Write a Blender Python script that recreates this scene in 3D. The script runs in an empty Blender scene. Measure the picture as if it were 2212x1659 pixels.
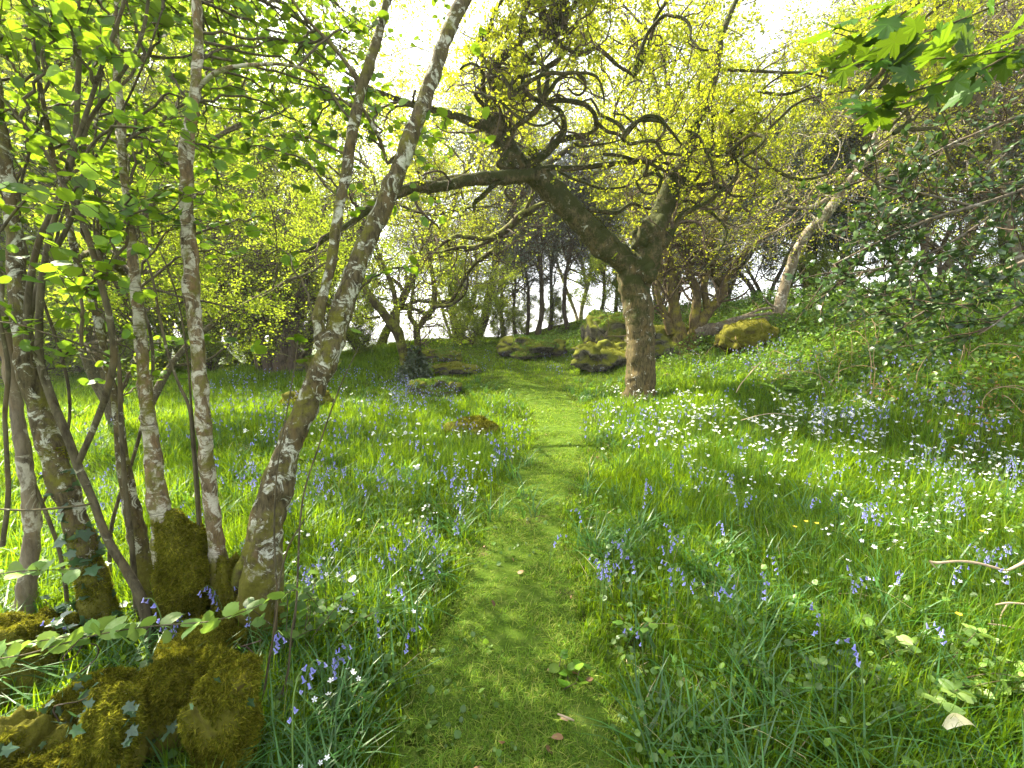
import bpy, bmesh, math
import numpy as np
from math import radians, sin, cos, tan, pi

# ------------------------------------------------------------------ camera, sky, sun
PITCH = radians(6.5)
FPX = 440.0                     # focal length in pixels of a 1024 wide frame
CAMZ = 1.55
scene = bpy.context.scene
C = scene.collection
cam_data = bpy.data.cameras.new("camera")
cam = bpy.data.objects.new("camera", cam_data)
C.objects.link(cam)
cam.location = (0, 0, CAMZ)
cam.rotation_euler = (radians(90) - PITCH, 0, 0)
cam_data.sensor_width = 36.0
cam_data.lens = 36.0 * FPX / 1024.0
cam_data.clip_start = 0.05
cam_data.clip_end = 2000
scene.camera = cam

SUN_AZ = radians(-57)           # from +Y towards +X; negative is to the left
SUN_EL = radians(46)
world = bpy.data.worlds.new("World")
scene.world = world
world.use_nodes = True
wn = world.node_tree.nodes; wl = world.node_tree.links
bg = wn["Background"]
sky = wn.new("ShaderNodeTexSky")
sky.sky_type = 'NISHITA'
sky.sun_disc = False
sky.sun_elevation = SUN_EL
sky.sun_rotation = SUN_AZ
sky.dust_density = 2.5
sky.air_density = 1.0
sky.ozone_density = 1.0
hs = wn.new("ShaderNodeHueSaturation")          # thin bright cloud: a paler sky
hs.inputs['Saturation'].default_value = 0.28
wl.new(sky.outputs[0], hs.inputs['Color']); wl.new(hs.outputs[0], bg.inputs[0])
bg.inputs[1].default_value = 0.135
sun_data = bpy.data.lights.new("sun", 'SUN')
sun_data.energy = 4.8
sun_data.angle = radians(0.6)
sun_data.color = (1.0, 0.91, 0.70)
sun = bpy.data.objects.new("sun", sun_data)
C.objects.link(sun)
from mathutils import Vector
_sv = Vector((sin(SUN_AZ) * cos(SUN_EL), cos(SUN_AZ) * cos(SUN_EL), sin(SUN_EL)))
sun.rotation_euler = (-_sv).to_track_quat('-Z', 'Y').to_euler()
sun.location = _sv * 60
scene.view_settings.view_transform = 'Standard'
scene.view_settings.look = 'None'
scene.view_settings.exposure = 2.42
scene.view_settings.gamma = 1.0
scene.render.engine = 'CYCLES'
cy = scene.cycles
cy.max_bounces = 6
cy.diffuse_bounces = 4
cy.glossy_bounces = 2
cy.transmission_bounces = 4
cy.transparent_max_bounces = 4
cy.use_denoising = True
cy.sample_clamp_indirect = 6.0
cy.caustics_reflective = False
cy.caustics_refractive = False

rng = np.random.default_rng(11)

# ------------------------------------------------------------------ helpers: picture rays, noise, terrain
K = 1024.0 / 2212.0
def ray(X, Y):
    """direction (scaled so that world y = 1) through a point measured on the photograph"""
    a = (np.asarray(X, float) * K - 512) / FPX
    b = -(np.asarray(Y, float) * K - 384) / FPX
    dy = cos(PITCH) + b * sin(PITCH)
    dz = -sin(PITCH) + b * cos(PITCH)
    return a / dy, dz / dy
def P(X, Y, d):
    a, b = ray(X, Y)
    return np.array([a * d, d + 0 * a, CAMZ + b * d]).T
def wpx(w, d):
    """a width on the photograph at distance d, in metres"""
    return w * K / FPX * d

def _hash(ix, iy, iz, seed):
    n = (ix * 374761393 + iy * 668265263 + iz * 2147483647 + seed * 1274126177) & 0xFFFFFFFF
    n = ((n ^ (n >> 13)) * 1274126177) & 0xFFFFFFFF
    return ((n ^ (n >> 16)) & 0xFFFF) / 65535.0
def vnoise(p, seed=0):
    p = np.asarray(p, float)
    i = np.floor(p).astype(np.int64); f = p - i; f = f * f * (3 - 2 * f)
    out = 0
    for dx in (0, 1):
        wx = f[..., 0] if dx else 1 - f[..., 0]
        for dy in (0, 1):
            wy = f[..., 1] if dy else 1 - f[..., 1]
            for dz in (0, 1):
                wz = f[..., 2] if dz else 1 - f[..., 2]
                out = out + wx * wy * wz * _hash(i[..., 0] + dx, i[..., 1] + dy, i[..., 2] + dz, seed)
    return out * 2 - 1
def fbm(p, oct=4, seed=0):
    p = np.asarray(p, float); a = 1.0; s = 0
    for o in range(oct):
        s = s + a * vnoise(p * (2.0 ** o) + o * 17.3, seed + o); a *= 0.5
    return s
def fbm2(x, y, scale, oct=3, seed=0):
    x = np.asarray(x, float)
    return fbm(np.stack([x * scale, np.asarray(y, float) * scale, np.zeros_like(x)], -1), oct, seed)
def sstep(a, b, x):
    t = np.clip((x - a) / (b - a), 0, 1); return t * t * (3 - 2 * t)

def H(x, y):
    x = np.asarray(x, float); y = np.asarray(y, float)
    bank = 2.75 * sstep(2.6, 14.5, x + 0.22 * (y - 3)) * sstep(1.0, 7.0, y + 0.2 * x)
    back = 1.25 * sstep(9.5, 25, y) * sstep(-16, -2, x)
    z = np.sqrt(bank ** 2 + back ** 2)
    z = z - 9.0 * sstep(30, 75, y - 0.15 * x) + 0.0 * x
    z = z + 0.06 * fbm2(x, y, 0.45, 3, 5) * sstep(1, 5, np.hypot(x, y)) + 0.018 * fbm2(x, y, 2.2, 2, 9)
    z = z - 0.5 * sstep(-3, -25, x) * sstep(4, 20, y)
    return z
_DS = np.geomspace(0.6, 80, 110)
def G(X, Y, lift=0.0):
    """where the sight line through (X, Y) meets the ground"""
    a, b = ray(X, Y)
    D = _DS; hit = np.nonzero(CAMZ + b * D <= H(a * D, D) + lift)[0]
    d = D[hit[0]] if len(hit) else 80.0
    if len(hit) and hit[0]:
        D = np.linspace(D[hit[0] - 1], d, 24); hit = np.nonzero(CAMZ + b * D <= H(a * D, D) + lift)[0]; d = D[hit[0]]
    return np.array([a * d, d, float(H(a * d, d))])

# ------------------------------------------------------------------ helpers: meshes and objects
def mesh(name, V, faces, mats, smooth=False, matidx=None):
    """faces: list of int arrays (n, k)"""
    me = bpy.data.meshes.new(name)
    V = np.ascontiguousarray(V, dtype=np.float32)
    me.vertices.add(len(V)); me.vertices.foreach_set("co", V.ravel())
    faces = [np.asarray(f, dtype=np.int32) for f in faces if len(f)]
    loops = np.concatenate([f.ravel() for f in faces])
    tot = np.concatenate([np.full(len(f), f.shape[1], np.int32) for f in faces])
    st = np.concatenate([[0], np.cumsum(tot)[:-1]]).astype(np.int32)
    me.loops.add(len(loops)); me.loops.foreach_set("vertex_index", loops)
    me.polygons.add(len(tot)); me.polygons.foreach_set("loop_start", st)
    try: me.polygons.foreach_set("loop_total", tot)
    except Exception: pass
    if matidx is not None: me.polygons.foreach_set("material_index", np.asarray(matidx, np.int32))
    me.polygons.foreach_set("use_smooth", np.full(len(tot), bool(smooth)))
    for m in (mats if isinstance(mats, (list, tuple)) else [mats]): me.materials.append(m)
    me.update(calc_edges=True)
    return me
class Geo:
    """collects vertices and faces for ONE mesh"""
    def __init__(s): s.V = []; s.F = []; s.n = 0
    def add(s, V, *faces):
        V = np.asarray(V, float).reshape(-1, 3)
        for f in faces:
            if len(f): s.F.append(np.asarray(f) + s.n)
        s.V.append(V); s.n += len(V)
        return s
    def arrays(s): return np.concatenate(s.V), s.F
def build(name, geo, mat, parent=None, origin=(0, 0, 0), smooth=False, kind=None, label=None, cat=None, group=None):
    V, F = geo.arrays()
    o = bpy.data.objects.new(name, mesh(name, V - np.asarray(origin, float), F, mat, smooth))
    C.objects.link(o)
    if parent is not None: o.parent = parent
    else: o.location = origin
    tag(o, label, cat, group, kind)
    return o
def tag(o, label=None, cat=None, group=None, kind=None):
    if label: o["label"] = label
    if cat: o["category"] = cat
    if group: o["group"] = group
    if kind: o["kind"] = kind
    return o
def thing(name, loc, label, cat, group=None, rz=0):
    o = bpy.data.objects.new(name, None); C.objects.link(o)
    o.empty_display_size = 0.2
    o.location = [float(c) for c in loc]; o.rotation_euler = (0, 0, rz)
    return tag(o, label, cat, group)
def dup(root, loc, rz=0.0, sc=1.0, label=None, group=None):
    r = root.copy(); C.objects.link(r)
    r.location = [float(c) for c in loc]; r.rotation_euler = (0, 0, rz); r.scale = (sc, sc, sc)
    if label: r["label"] = label
    if group: r["group"] = group
    for ch in list(root.children):
        c = ch.copy(); C.objects.link(c); c.parent = r
        for g in list(ch.children):
            d = g.copy(); C.objects.link(d); d.parent = c
    return r

def nrm(v): return v / np.maximum(np.linalg.norm(v, axis=-1, keepdims=True), 1e-9)
def catmull(pts, n):
    """smooth a polyline (m, k) into n rows"""
    p = np.asarray(pts, float); m = len(p)
    q = np.vstack([2 * p[0] - p[1], p, 2 * p[-1] - p[-2]])
    seg = np.linalg.norm(np.diff(p[:, :3], axis=0), axis=1); s = np.concatenate([[0], np.cumsum(seg)])
    t = np.linspace(0, s[-1], n); i = np.clip(np.searchsorted(s, t, side='right') - 1, 0, m - 2)
    f = ((t - s[i]) / np.maximum(seg[i], 1e-9))[:, None]
    a, b, c, d = q[i], q[i + 1], q[i + 2], q[i + 3]
    return 0.5 * (2 * b + (c - a) * f + (2 * a - 5 * b + 4 * c - d) * f ** 2 + (3 * b - a - 3 * c + d) * f ** 3)
def tubes(pts, rad, sides=5, rough=0.0, nscale=8.0, seed=0, cap=False):
    """pts (B, N, 3), rad (B, N) -> vertices, quads"""
    pts = np.asarray(pts, float); rad = np.asarray(rad, float)
    B, N = rad.shape
    t = np.empty_like(pts); t[:, 1:-1] = pts[:, 2:] - pts[:, :-2]; t[:, 0] = pts[:, 1] - pts[:, 0]; t[:, -1] = pts[:, -1] - pts[:, -2]
    t = nrm(t)
    n = np.empty_like(pts)
    ref = np.tile(np.array([0.31, 0.17, 0.93]), (B, 1)); m = nrm(pts[:, -1] - pts[:, 0])
    bad = np.abs((ref * m).sum(1)) > 0.8; ref[bad] = np.array([0.9, 0.4, 0.1])
    cur = nrm(ref - t[:, 0] * (ref * t[:, 0]).sum(1, keepdims=True))
    for i in range(N):
        cur = nrm(cur - t[:, i] * (cur * t[:, i]).sum(1, keepdims=True)); n[:, i] = cur
    b = np.cross(t, n)
    a = np.linspace(0, 2 * pi, sides, endpoint=False)
    d = n[:, :, None, :] * np.cos(a)[None, None, :, None] + b[:, :, None, :] * np.sin(a)[None, None, :, None]
    r = np.broadcast_to(rad[:, :, None], (B, N, sides)).copy()
    if rough:
        base = pts[:, :, None, :] + d * r[..., None]
        r = r * (1 + rough * fbm(base * nscale, 3, seed))
    V = pts[:, :, None, :] + d * r[..., None]
    idx = np.arange(B * N * sides).reshape(B, N, sides)
    q = np.stack([idx[:, :-1], np.roll(idx[:, :-1], -1, 2), np.roll(idx[:, 1:], -1, 2), idx[:, 1:]], -1).reshape(-1, 4)
    V = V.reshape(-1, 3)
    if cap:
        V = np.vstack([V, pts[:, -1]]); c = B * N * sides + np.arange(B)
        last = idx[:, -1]
        tri = np.stack([last, np.roll(last, -1, 1), np.broadcast_to(c[:, None], last.shape)], -1).reshape(-1, 3)
        return V, q, tri
    return V, q
def limb(geo, tr, sides=14, step=0.06, rough=0.12, nscale=7.0, seed=1, wob=0.0):
    """tr: rows x, y, z, radius. returns the smoothed rows"""
    tr = np.asarray(tr, float)
    L = np.linalg.norm(np.diff(tr[:, :3], axis=0), axis=1).sum()
    n = max(4, int(L / step))
    s = catmull(tr, n)
    s[:, 3] = np.clip(s[:, 3], 0.0015, None)
    if wob:
        w = np.stack([fbm(s[:, :3] * 3.1 + k * 9, 3, seed + k) for k in range(3)], -1)
        s[:, :3] += wob * w * np.linspace(0.2, 1, n)[:, None]
    out = tubes(s[None, :, :3], s[None, :, 3], sides, rough, nscale, seed, cap=True)
    geo.add(out[0], out[1], out[2])
    return s
def grow(st, dr, ln, r0, r1, N, crook, up=0.0, curl=0.0, rg=None):
    rg = rg or rng
    B = len(st); pts = np.zeros((B, N, 3)); pts[:, 0] = st
    d = nrm(np.asarray(dr, float)); w = rg.normal(0, curl, (B, 3)); h = (ln / (N - 1))[:, None]
    for i in range(1, N):
        w = w * 0.8 + rg.normal(0, curl * 0.6, (B, 3)) if curl else w
        d = nrm(d + rg.normal(0, crook, (B, 3)) + np.cross(w, d) + np.array([0, 0, up]))
        pts[:, i] = pts[:, i - 1] + d * h
    t = np.linspace(0, 1, N)[None, :]
    return pts, r0[:, None] * (1 - t) + r1[:, None] * t
def spawn(pts, rad, count, t0, t1, ang, lf, rg=None, rf=0.6):
    """children from parents (B, N, 3): starts, directions, lengths, radii"""
    rg = rg or rng
    B, N, _ = pts.shape
    L = np.linalg.norm(np.diff(pts, axis=1), axis=2).sum(1)
    b = rg.choice(B, count, p=L / L.sum()) if B > 1 else np.zeros(count, int)
    t = rg.uniform(t0, t1, count) * (N - 1); i = np.minimum(t.astype(int), N - 2); f = (t - i)[:, None]
    st = pts[b, i] * (1 - f) + pts[b, i + 1] * f
    tg = nrm(pts[b, i + 1] - pts[b, i])
    pr = nrm(np.cross(tg, nrm(rg.normal(0, 1, (count, 3)))))
    a = rg.uniform(ang[0], ang[1], count)[:, None]
    dr = tg * np.cos(a) + pr * np.sin(a)
    r = (rad[b, i] * (1 - f[:, 0]) + rad[b, i + 1] * f[:, 0]) * rf
    return st, dr, rg.uniform(lf[0], lf[1], count), r

# leaf shapes: rows x, y (along), z ; faces
def tpl_simple(w=0.3, fold=0.06):
    V = np.array([[0, 0, 0], [-w, .32, fold], [-w * .85, .68, fold], [0, 1, -.03], [w * .85, .68, fold], [w, .32, fold]])
    return V, np.array([[0, 3, 2, 1], [0, 5, 4, 3]])
def tpl_fan(outline, bow=0.15, cy_=0.4):
    o = np.array(outline, float); r = np.hypot(o[:, 0], o[:, 1] - cy_)
    V = np.vstack([[0, cy_, 0.0], np.column_stack([o, -bow * r ** 2])])
    V[:, 2] += 0.10 * np.abs(V[:, 0])
    n = len(o); i = np.arange(n)
    return V, np.stack([np.zeros(n, int), i + 1, (i + 1) % n + 1], -1)
def half(pts):     # mirror a half outline (x >= 0, from base to tip)
    p = np.array(pts, float); return np.vstack([p, (p[1:-1] * [-1, 1])[::-1]])
T_SIMPLE = tpl_simple()
T_NARROW = tpl_simple(0.2)
T_HAZEL = tpl_fan(half([(0, 0), (.14, -.05), (.25, .04), (.31, .03), (.36, .2), (.42, .24), (.42, .42), (.45, .5), (.38, .62), (.36, .72), (.26, .78), (.2, .88), (.09, .9), (0, 1.05)]), 0.25)
T_MAPLE = tpl_fan(half([(0, 0), (.1, -.06), (.38, -.12), (.3, .04), (.55, .12), (.34, .3), (.62, .48), (.72, .72), (.48, .66), (.42, .76), (.22, .58), (.26, .84), (.14, .84), (0, 1.1)]), 0.22, .3)
T_IVY = tpl_fan(half([(0, 0), (.12, -.1), (.36, -.08), (.3, .16), (.58, .38), (.26, .5), (.16, .75), (0, 1.0)]), 0.12, .3)
T_HOLLY = tpl_fan(half([(0, 0), (.12, .08), (.22, .18), (.2, .28), (.3, .42), (.24, .52), (.28, .66), (.16, .78), (0, 1.0)]), -0.25, .45)
T_BRAM = tpl_fan(half([(0, 0), (.2, .06), (.34, .25), (.36, .45), (.28, .7), (.13, .9), (0, 1.0)]), 0.3, .45)
def leaves(geo, pos, size, tpl, dirs=None, flat=0.5, rg=None):
    """flat: 1 keeps leaf blades level, 0 is random"""
    rg = rg or rng
    n = len(pos)
    if n == 0: return
    y = nrm(rg.normal(0, 1, (n, 3)) * [1, 1, 0.6] + (0 if dirs is None else dirs * 1.6)) if True else 0
    z = nrm(rg.normal(0, 1, (n, 3)) * (1 - flat) + np.array([0, 0, 1.0]) * flat)
    x = nrm(np.cross(y, z)); z = np.cross(x, y)
    T, F = tpl
    size = np.broadcast_to(size, (n,))[:, None, None]
    V = pos[:, None, :] + size * (T[None, :, 0:1] * x[:, None] + T[None, :, 1:2] * y[:, None] + T[None, :, 2:3] * z[:, None])
    m = len(T)
    Fa = (F[None] + (np.arange(n) * m)[:, None, None]).reshape(-1, F.shape[1])
    geo.add(V, Fa)
def along(pts, per, t0=0.2, t1=1.0, rg=None):
    rg = rg or rng
    B, N, _ = pts.shape
    b = np.repeat(np.arange(B), per); t = rg.uniform(t0, t1, len(b)) * (N - 1); i = np.minimum(t.astype(int), N - 2); f = (t - i)[:, None]
    return pts[b, i] * (1 - f) + pts[b, i + 1] * f, nrm(pts[b, i + 1] - pts[b, i])
def fuzz(geo, V, F4, n, size, rg=None, mask=None, droop=0.0, thick=0.3):
    """moss: little blades over quads/tris (index arrays)"""
    rg = rg or rng
    a, b, c = V[F4[:, 0]], V[F4[:, 1]], V[F4[:, 2]]
    nn = np.cross(b - a, c - a); area = np.linalg.norm(nn, axis=1); nn = nn / np.maximum(area, 1e-12)[:, None]
    w = area.copy()
    if mask is not None: w = w * mask((a + c) * .5, nn)
    if w.sum() <= 0: return
    k = rg.choice(len(F4), n, p=w / w.sum())
    u, v = rg.uniform(0, 1, (2, n, 1)); sw = (u + v) > 1
    if F4.shape[1] == 4:
        p = (1 - u) * ((1 - v) * V[F4[k, 0]] + v * V[F4[k, 3]]) + u * ((1 - v) * V[F4[k, 1]] + v * V[F4[k, 2]])
    else:
        u = np.where(sw, 1 - u, u); v = np.where(sw, 1 - v, v)
        p = V[F4[k, 0]] + u * (V[F4[k, 1]] - V[F4[k, 0]]) + v * (V[F4[k, 2]] - V[F4[k, 0]])
    d = nrm(nn[k] + rg.normal(0, 0.75, (n, 3)) + [0, 0, -droop])
    s = rg.uniform(0.5, 1.4, (n, 1)) * size
    x = nrm(np.cross(d, rg.normal(0, 1, (n, 3))))
    A = p - x * s * thick - d * s * .2; Bv = p + x * s * thick - d * s * .2; Cv = p + d * s
    geo.add(np.stack([A, Bv, Cv], 1), np.arange(3 * n).reshape(n, 3))

# ------------------------------------------------------------------ materials
def newmat(name):
    m = bpy.data.materials.new(name); m.use_nodes = True
    nt = m.node_tree; nt.nodes.clear()
    return m, nt.nodes, nt.links
def rampn(N, stops, interp='LINEAR'):
    r = N.new('ShaderNodeValToRGB'); cr = r.color_ramp; cr.interpolation = interp
    while len(cr.elements) < len(stops): cr.elements.new(0.5)
    for e, (p, c) in zip(cr.elements, stops):
        e.position = p; e.color = (c, c, c, 1) if not hasattr(c, '__len__') else (*c, 1)
    return r
def noise(N, L, co, scale, detail=4, rough=0.55, dist=0.0):
    n = N.new('ShaderNodeTexNoise'); n.inputs['Scale'].default_value = scale
    n.inputs['Detail'].default_value = detail; n.inputs['Roughness'].default_value = rough; n.inputs['Distortion'].default_value = dist
    L.new(co, n.inputs['Vector']); return n.outputs['Fac']
def mixc(N, L, fac, a, b, mode='MIX'):
    m = N.new('ShaderNodeMix'); m.data_type = 'RGBA'; m.blend_type = mode
    for s, v in ((m.inputs[0], fac), (m.inputs[6], a), (m.inputs[7], b)):
        if hasattr(v, 'links') or hasattr(v, 'is_linked'): L.new(v, s)
        elif hasattr(v, '__len__'): s.default_value = (*v, 1)
        else: s.default_value = v
    return m.outputs[2]
def mathn(N, L, op, a, b=0.0, c=None, clamp=False):
    m = N.new('ShaderNodeMath'); m.operation = op; m.use_clamp = clamp
    for s, v in zip(m.inputs, (a, b, c)):
        if v is None: continue
        if hasattr(v, 'is_linked'): L.new(v, s)
        else: s.default_value = v
    return m.outputs[0]
def leafmat(name, cols, trans, tamt=0.5, gloss=0.06, rough=0.45, vary=0.35, patch=None):
    """cols: list of colours spread over the leaves; trans: colour of light coming through"""
    m, N, L = newmat(name)
    g = N.new('ShaderNodeNewGeometry'); rnd = g.outputs['Random Per Island']
    k = len(cols)
    r = rampn(N, [(i / max(1, k - 1), c) for i, c in enumerate(cols)]); L.new(rnd, r.inputs[0])
    r2 = mathn(N, L, 'FRACT', mathn(N, L, 'MULTIPLY', rnd, 37.7))
    v = mathn(N, L, 'MULTIPLY_ADD', r2, 2 * vary, 1 - vary)
    if patch:
        tcn = N.new('ShaderNodeTexCoord'); pr = rampn(N, [(0.36, patch[1]), (0.64, patch[2])]); L.new(noise(N, L, tcn.outputs['Object'], patch[0], 4, 0.6), pr.inputs[0])
        v = mathn(N, L, 'MULTIPLY', v, pr.outputs[0])
    vv = N.new('ShaderNodeCombineXYZ')
    for i in range(3): L.new(v, vv.inputs[i])
    col = mixc(N, L, 1.0, r.outputs[0], vv.outputs[0], 'MULTIPLY')
    tc = mixc(N, L, 1.0, mixc(N, L, 0.35, trans, r.outputs[0]), vv.outputs[0], 'MULTIPLY')
    d = N.new('ShaderNodeBsdfDiffuse'); L.new(col, d.inputs[0])
    t = N.new('ShaderNodeBsdfTranslucent'); L.new(tc, t.inputs[0])
    mx = N.new('ShaderNodeMixShader'); mx.inputs[0].default_value = tamt; L.new(d.outputs[0], mx.inputs[1]); L.new(t.outputs[0], mx.inputs[2])
    gl = N.new('ShaderNodeBsdfGlossy'); gl.inputs['Roughness'].default_value = rough; gl.inputs[0].default_value = (1, 1, 1, 1)
    m2 = N.new('ShaderNodeMixShader'); m2.inputs[0].default_value = gloss; L.new(mx.outputs[0], m2.inputs[1]); L.new(gl.outputs[0], m2.inputs[2])
    out = N.new('ShaderNodeOutputMaterial'); L.new(m2.outputs[0], out.inputs[0])
    return m
def barkmat(name, dark, mid, pale, pale_amt=0.3, moss_amt=0.3, sc=1.0, moss=(0.10, 0.115, 0.016), bands=0.0, bump=0.6, low_moss=0.0, high=None):
    m, N, L = newmat(name)
    tc = N.new('ShaderNodeTexCoord'); co = tc.outputs['Object']
    mp = N.new('ShaderNodeMapping'); L.new(co, mp.inputs[0]); mp.inputs['Scale'].default_value = (1, 1, 0.28)
    n1 = noise(N, L, mp.outputs[0], 26 * sc, 6, 0.65, 0.3)
    r1 = rampn(N, [(0.32, dark), (0.62, mid)]); L.new(n1, r1.inputs[0])
    rust = rampn(N, [(0.52, 0.0), (0.66, 0.45)]); L.new(noise(N, L, mp.outputs[0], 9 * sc, 4, 0.6), rust.inputs[0])
    col = mixc(N, L, rust.outputs[0], r1.outputs[0], (mid[0] * 1.15, mid[1] * 0.92, mid[2] * 0.6))
    n2 = noise(N, L, co, 6.5 * sc, 9, 0.72, 0.9)
    thr = 0.66 - 0.28 * pale_amt
    mk = rampn(N, [(thr, 0.0), (thr + 0.05, 1.0)]); L.new(n2, mk.inputs[0])
    n3 = noise(N, L, co, 70 * sc, 3)
    pc = mixc(N, L, n3, tuple(c * 0.55 for c in pale), tuple(min(1, c * 1.25) for c in pale))
    if bands:
        mb = N.new('ShaderNodeMapping'); L.new(co, mb.inputs[0]); mb.inputs['Scale'].default_value = (3, 3, 42)
        nb = noise(N, L, mb.outputs[0], 1.6, 3); rb = rampn(N, [(0.58, 0.0), (0.66, 1.0)]); L.new(nb, rb.inputs[0])
        pc = mixc(N, L, mathn(N, L, 'MULTIPLY', rb.outputs[0], bands), pc, dark)
    col = mixc(N, L, mk.outputs[0], col, pc)
    g = N.new('ShaderNodeNewGeometry'); sx = N.new('ShaderNodeSeparateXYZ'); L.new(g.outputs['Normal'], sx.inputs[0])
    so = N.new('ShaderNodeSeparateXYZ'); L.new(co, so.inputs[0])
    n4 = noise(N, L, co, 5 * sc, 5, 0.6)
    mv = mathn(N, L, 'MULTIPLY_ADD', sx.outputs[2], 0.16, n4)
    if low_moss:
        lowv = mathn(N, L, 'MULTIPLY_ADD', so.outputs[2], -0.9 / low_moss, 1.0, True)
        mv = mathn(N, L, 'MULTIPLY_ADD', lowv, 0.4, mv)
    if high:
        hv = mathn(N, L, 'MULTIPLY_ADD', so.outputs[2], 1.0 / (high[1] - high[0]), -high[0] / (high[1] - high[0]), True)
        mv = mathn(N, L, 'MULTIPLY_ADD', hv, high[2], mv)
    mv = mathn(N, L, 'ADD', mv, mathn(N, L, 'MULTIPLY_ADD', noise(N, L, co, 34, 5, 0.7), 0.5, -0.25))
    th = 0.78 - 0.42 * moss_amt
    mm = rampn(N, [(th - .04, 0.0), (th + 0.14, 1.0)]); L.new(mv, mm.inputs[0])
    mcol = mixc(N, L, noise(N, L, co, 60, 4), tuple(c * 0.45 for c in moss), tuple(c * 1.5 for c in moss))
    col = mixc(N, L, mm.outputs[0], col, mcol)
    b = N.new('ShaderNodeBsdfPrincipled'); L.new(col, b.inputs['Base Color']); b.inputs['Roughness'].default_value = 0.9
    b.inputs['Specular IOR Level'].default_value = 0.15
    nb2 = noise(N, L, mp.outputs[0], 60 * sc, 5, 0.7)
    hgt = mathn(N, L, 'ADD', mathn(N, L, 'MULTIPLY', n1, 0.7), mathn(N, L, 'MULTIPLY', nb2, 0.5))
    bp = N.new('ShaderNodeBump'); bp.inputs['Strength'].default_value = bump; bp.inputs['Distance'].default_value = 0.02 / sc
    L.new(hgt, bp.inputs['Height']); L.new(bp.outputs[0], b.inputs['Normal'])
    out = N.new('ShaderNodeOutputMaterial'); L.new(b.outputs[0], out.inputs[0])
    return m
def rockmat(name, a, b_, moss, thr=0.35, soft=0.25):
    m, N, L = newmat(name)
    tc = N.new('ShaderNodeTexCoord'); co = tc.outputs['Object']
    r1 = rampn(N, [(0.35, a), (0.65, b_)]); L.new(noise(N, L, co, 7, 8, 0.65), r1.inputs[0])
    vo = N.new('ShaderNodeTexVoronoi'); vo.feature = 'DISTANCE_TO_EDGE'; vo.inputs['Scale'].default_value = 2.6; L.new(co, vo.inputs['Vector'])
    ck = rampn(N, [(0.0, 0.25), (0.05, 1.0)]); L.new(vo.outputs['Distance'], ck.inputs[0])
    g = N.new('ShaderNodeNewGeometry'); sx = N.new('ShaderNodeSeparateXYZ'); L.new(g.outputs['Normal'], sx.inputs[0])
    mv = mathn(N, L, 'ADD', mathn(N, L, 'MULTIPLY', sx.outputs[2], 0.5), noise(N, L, co, 3.5, 5, 0.6))
    mm = rampn(N, [(thr, 0.0), (min(1, thr + soft), 1.0)]); L.new(mv, mm.inputs[0])
    mc = mixc(N, L, noise(N, L, co, 40, 4), tuple(c * 0.5 for c in moss), tuple(c * 1.5 for c in moss))
    col = mixc(N, L, mm.outputs[0], mixc(N, L, 1.0, r1.outputs[0], ck.outputs[0], 'MULTIPLY'), mc)
    b = N.new('ShaderNodeBsdfPrincipled'); L.new(col, b.inputs['Base Color']); b.inputs['Roughness'].default_value = 0.95
    b.inputs['Specular IOR Level'].default_value = 0.1
    bp = N.new('ShaderNodeBump'); bp.inputs['Strength'].default_value = 0.8; bp.inputs['Distance'].default_value = 0.04
    L.new(noise(N, L, co, 30, 6, 0.7), bp.inputs['Height']); L.new(bp.outputs[0], b.inputs['Normal'])
    out = N.new('ShaderNodeOutputMaterial'); L.new(b.outputs[0], out.inputs[0])
    return m
def groundmat(name, stops, patch, thr=0.6):
    m, N, L = newmat(name)
    tc = N.new('ShaderNodeTexCoord'); co = tc.outputs['Object']
    r1 = rampn(N, stops); L.new(noise(N, L, co, 9, 8, 0.7), r1.inputs[0])
    mk = rampn(N, [(thr, 0.0), (thr + 0.08, 1.0)]); L.new(noise(N, L, co, 2.3, 6, 0.6, 0.4), mk.inputs[0])
    col = mixc(N, L, mk.outputs[0], r1.outputs[0], patch)
    b = N.new('ShaderNodeBsdfDiffuse'); L.new(col, b.inputs[0])
    bp = N.new('ShaderNodeBump'); bp.inputs['Strength'].default_value = 0.7; bp.inputs['Distance'].default_value = 0.03
    L.new(noise(N, L, co, 55, 5, 0.7), bp.inputs['Height']); L.new(bp.outputs[0], b.inputs['Normal'])
    out = N.new('ShaderNodeOutputMaterial'); L.new(b.outputs[0], out.inputs[0])
    return m
def plainmat(name, col, rough=0.7, vary=0.3, sc=20):
    m, N, L = newmat(name)
    tc = N.new('ShaderNodeTexCoord')
    c = mixc(N, L, noise(N, L, tc.outputs['Object'], sc, 4), tuple(x * (1 - vary) for x in col), tuple(min(1, x * (1 + vary)) for x in col))
    b = N.new('ShaderNodeBsdfPrincipled'); L.new(c, b.inputs['Base Color']); b.inputs['Roughness'].default_value = rough
    b.inputs['Specular IOR Level'].default_value = 0.25
    out = N.new('ShaderNodeOutputMaterial'); L.new(b.outputs[0], out.inputs[0])
    return m

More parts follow.
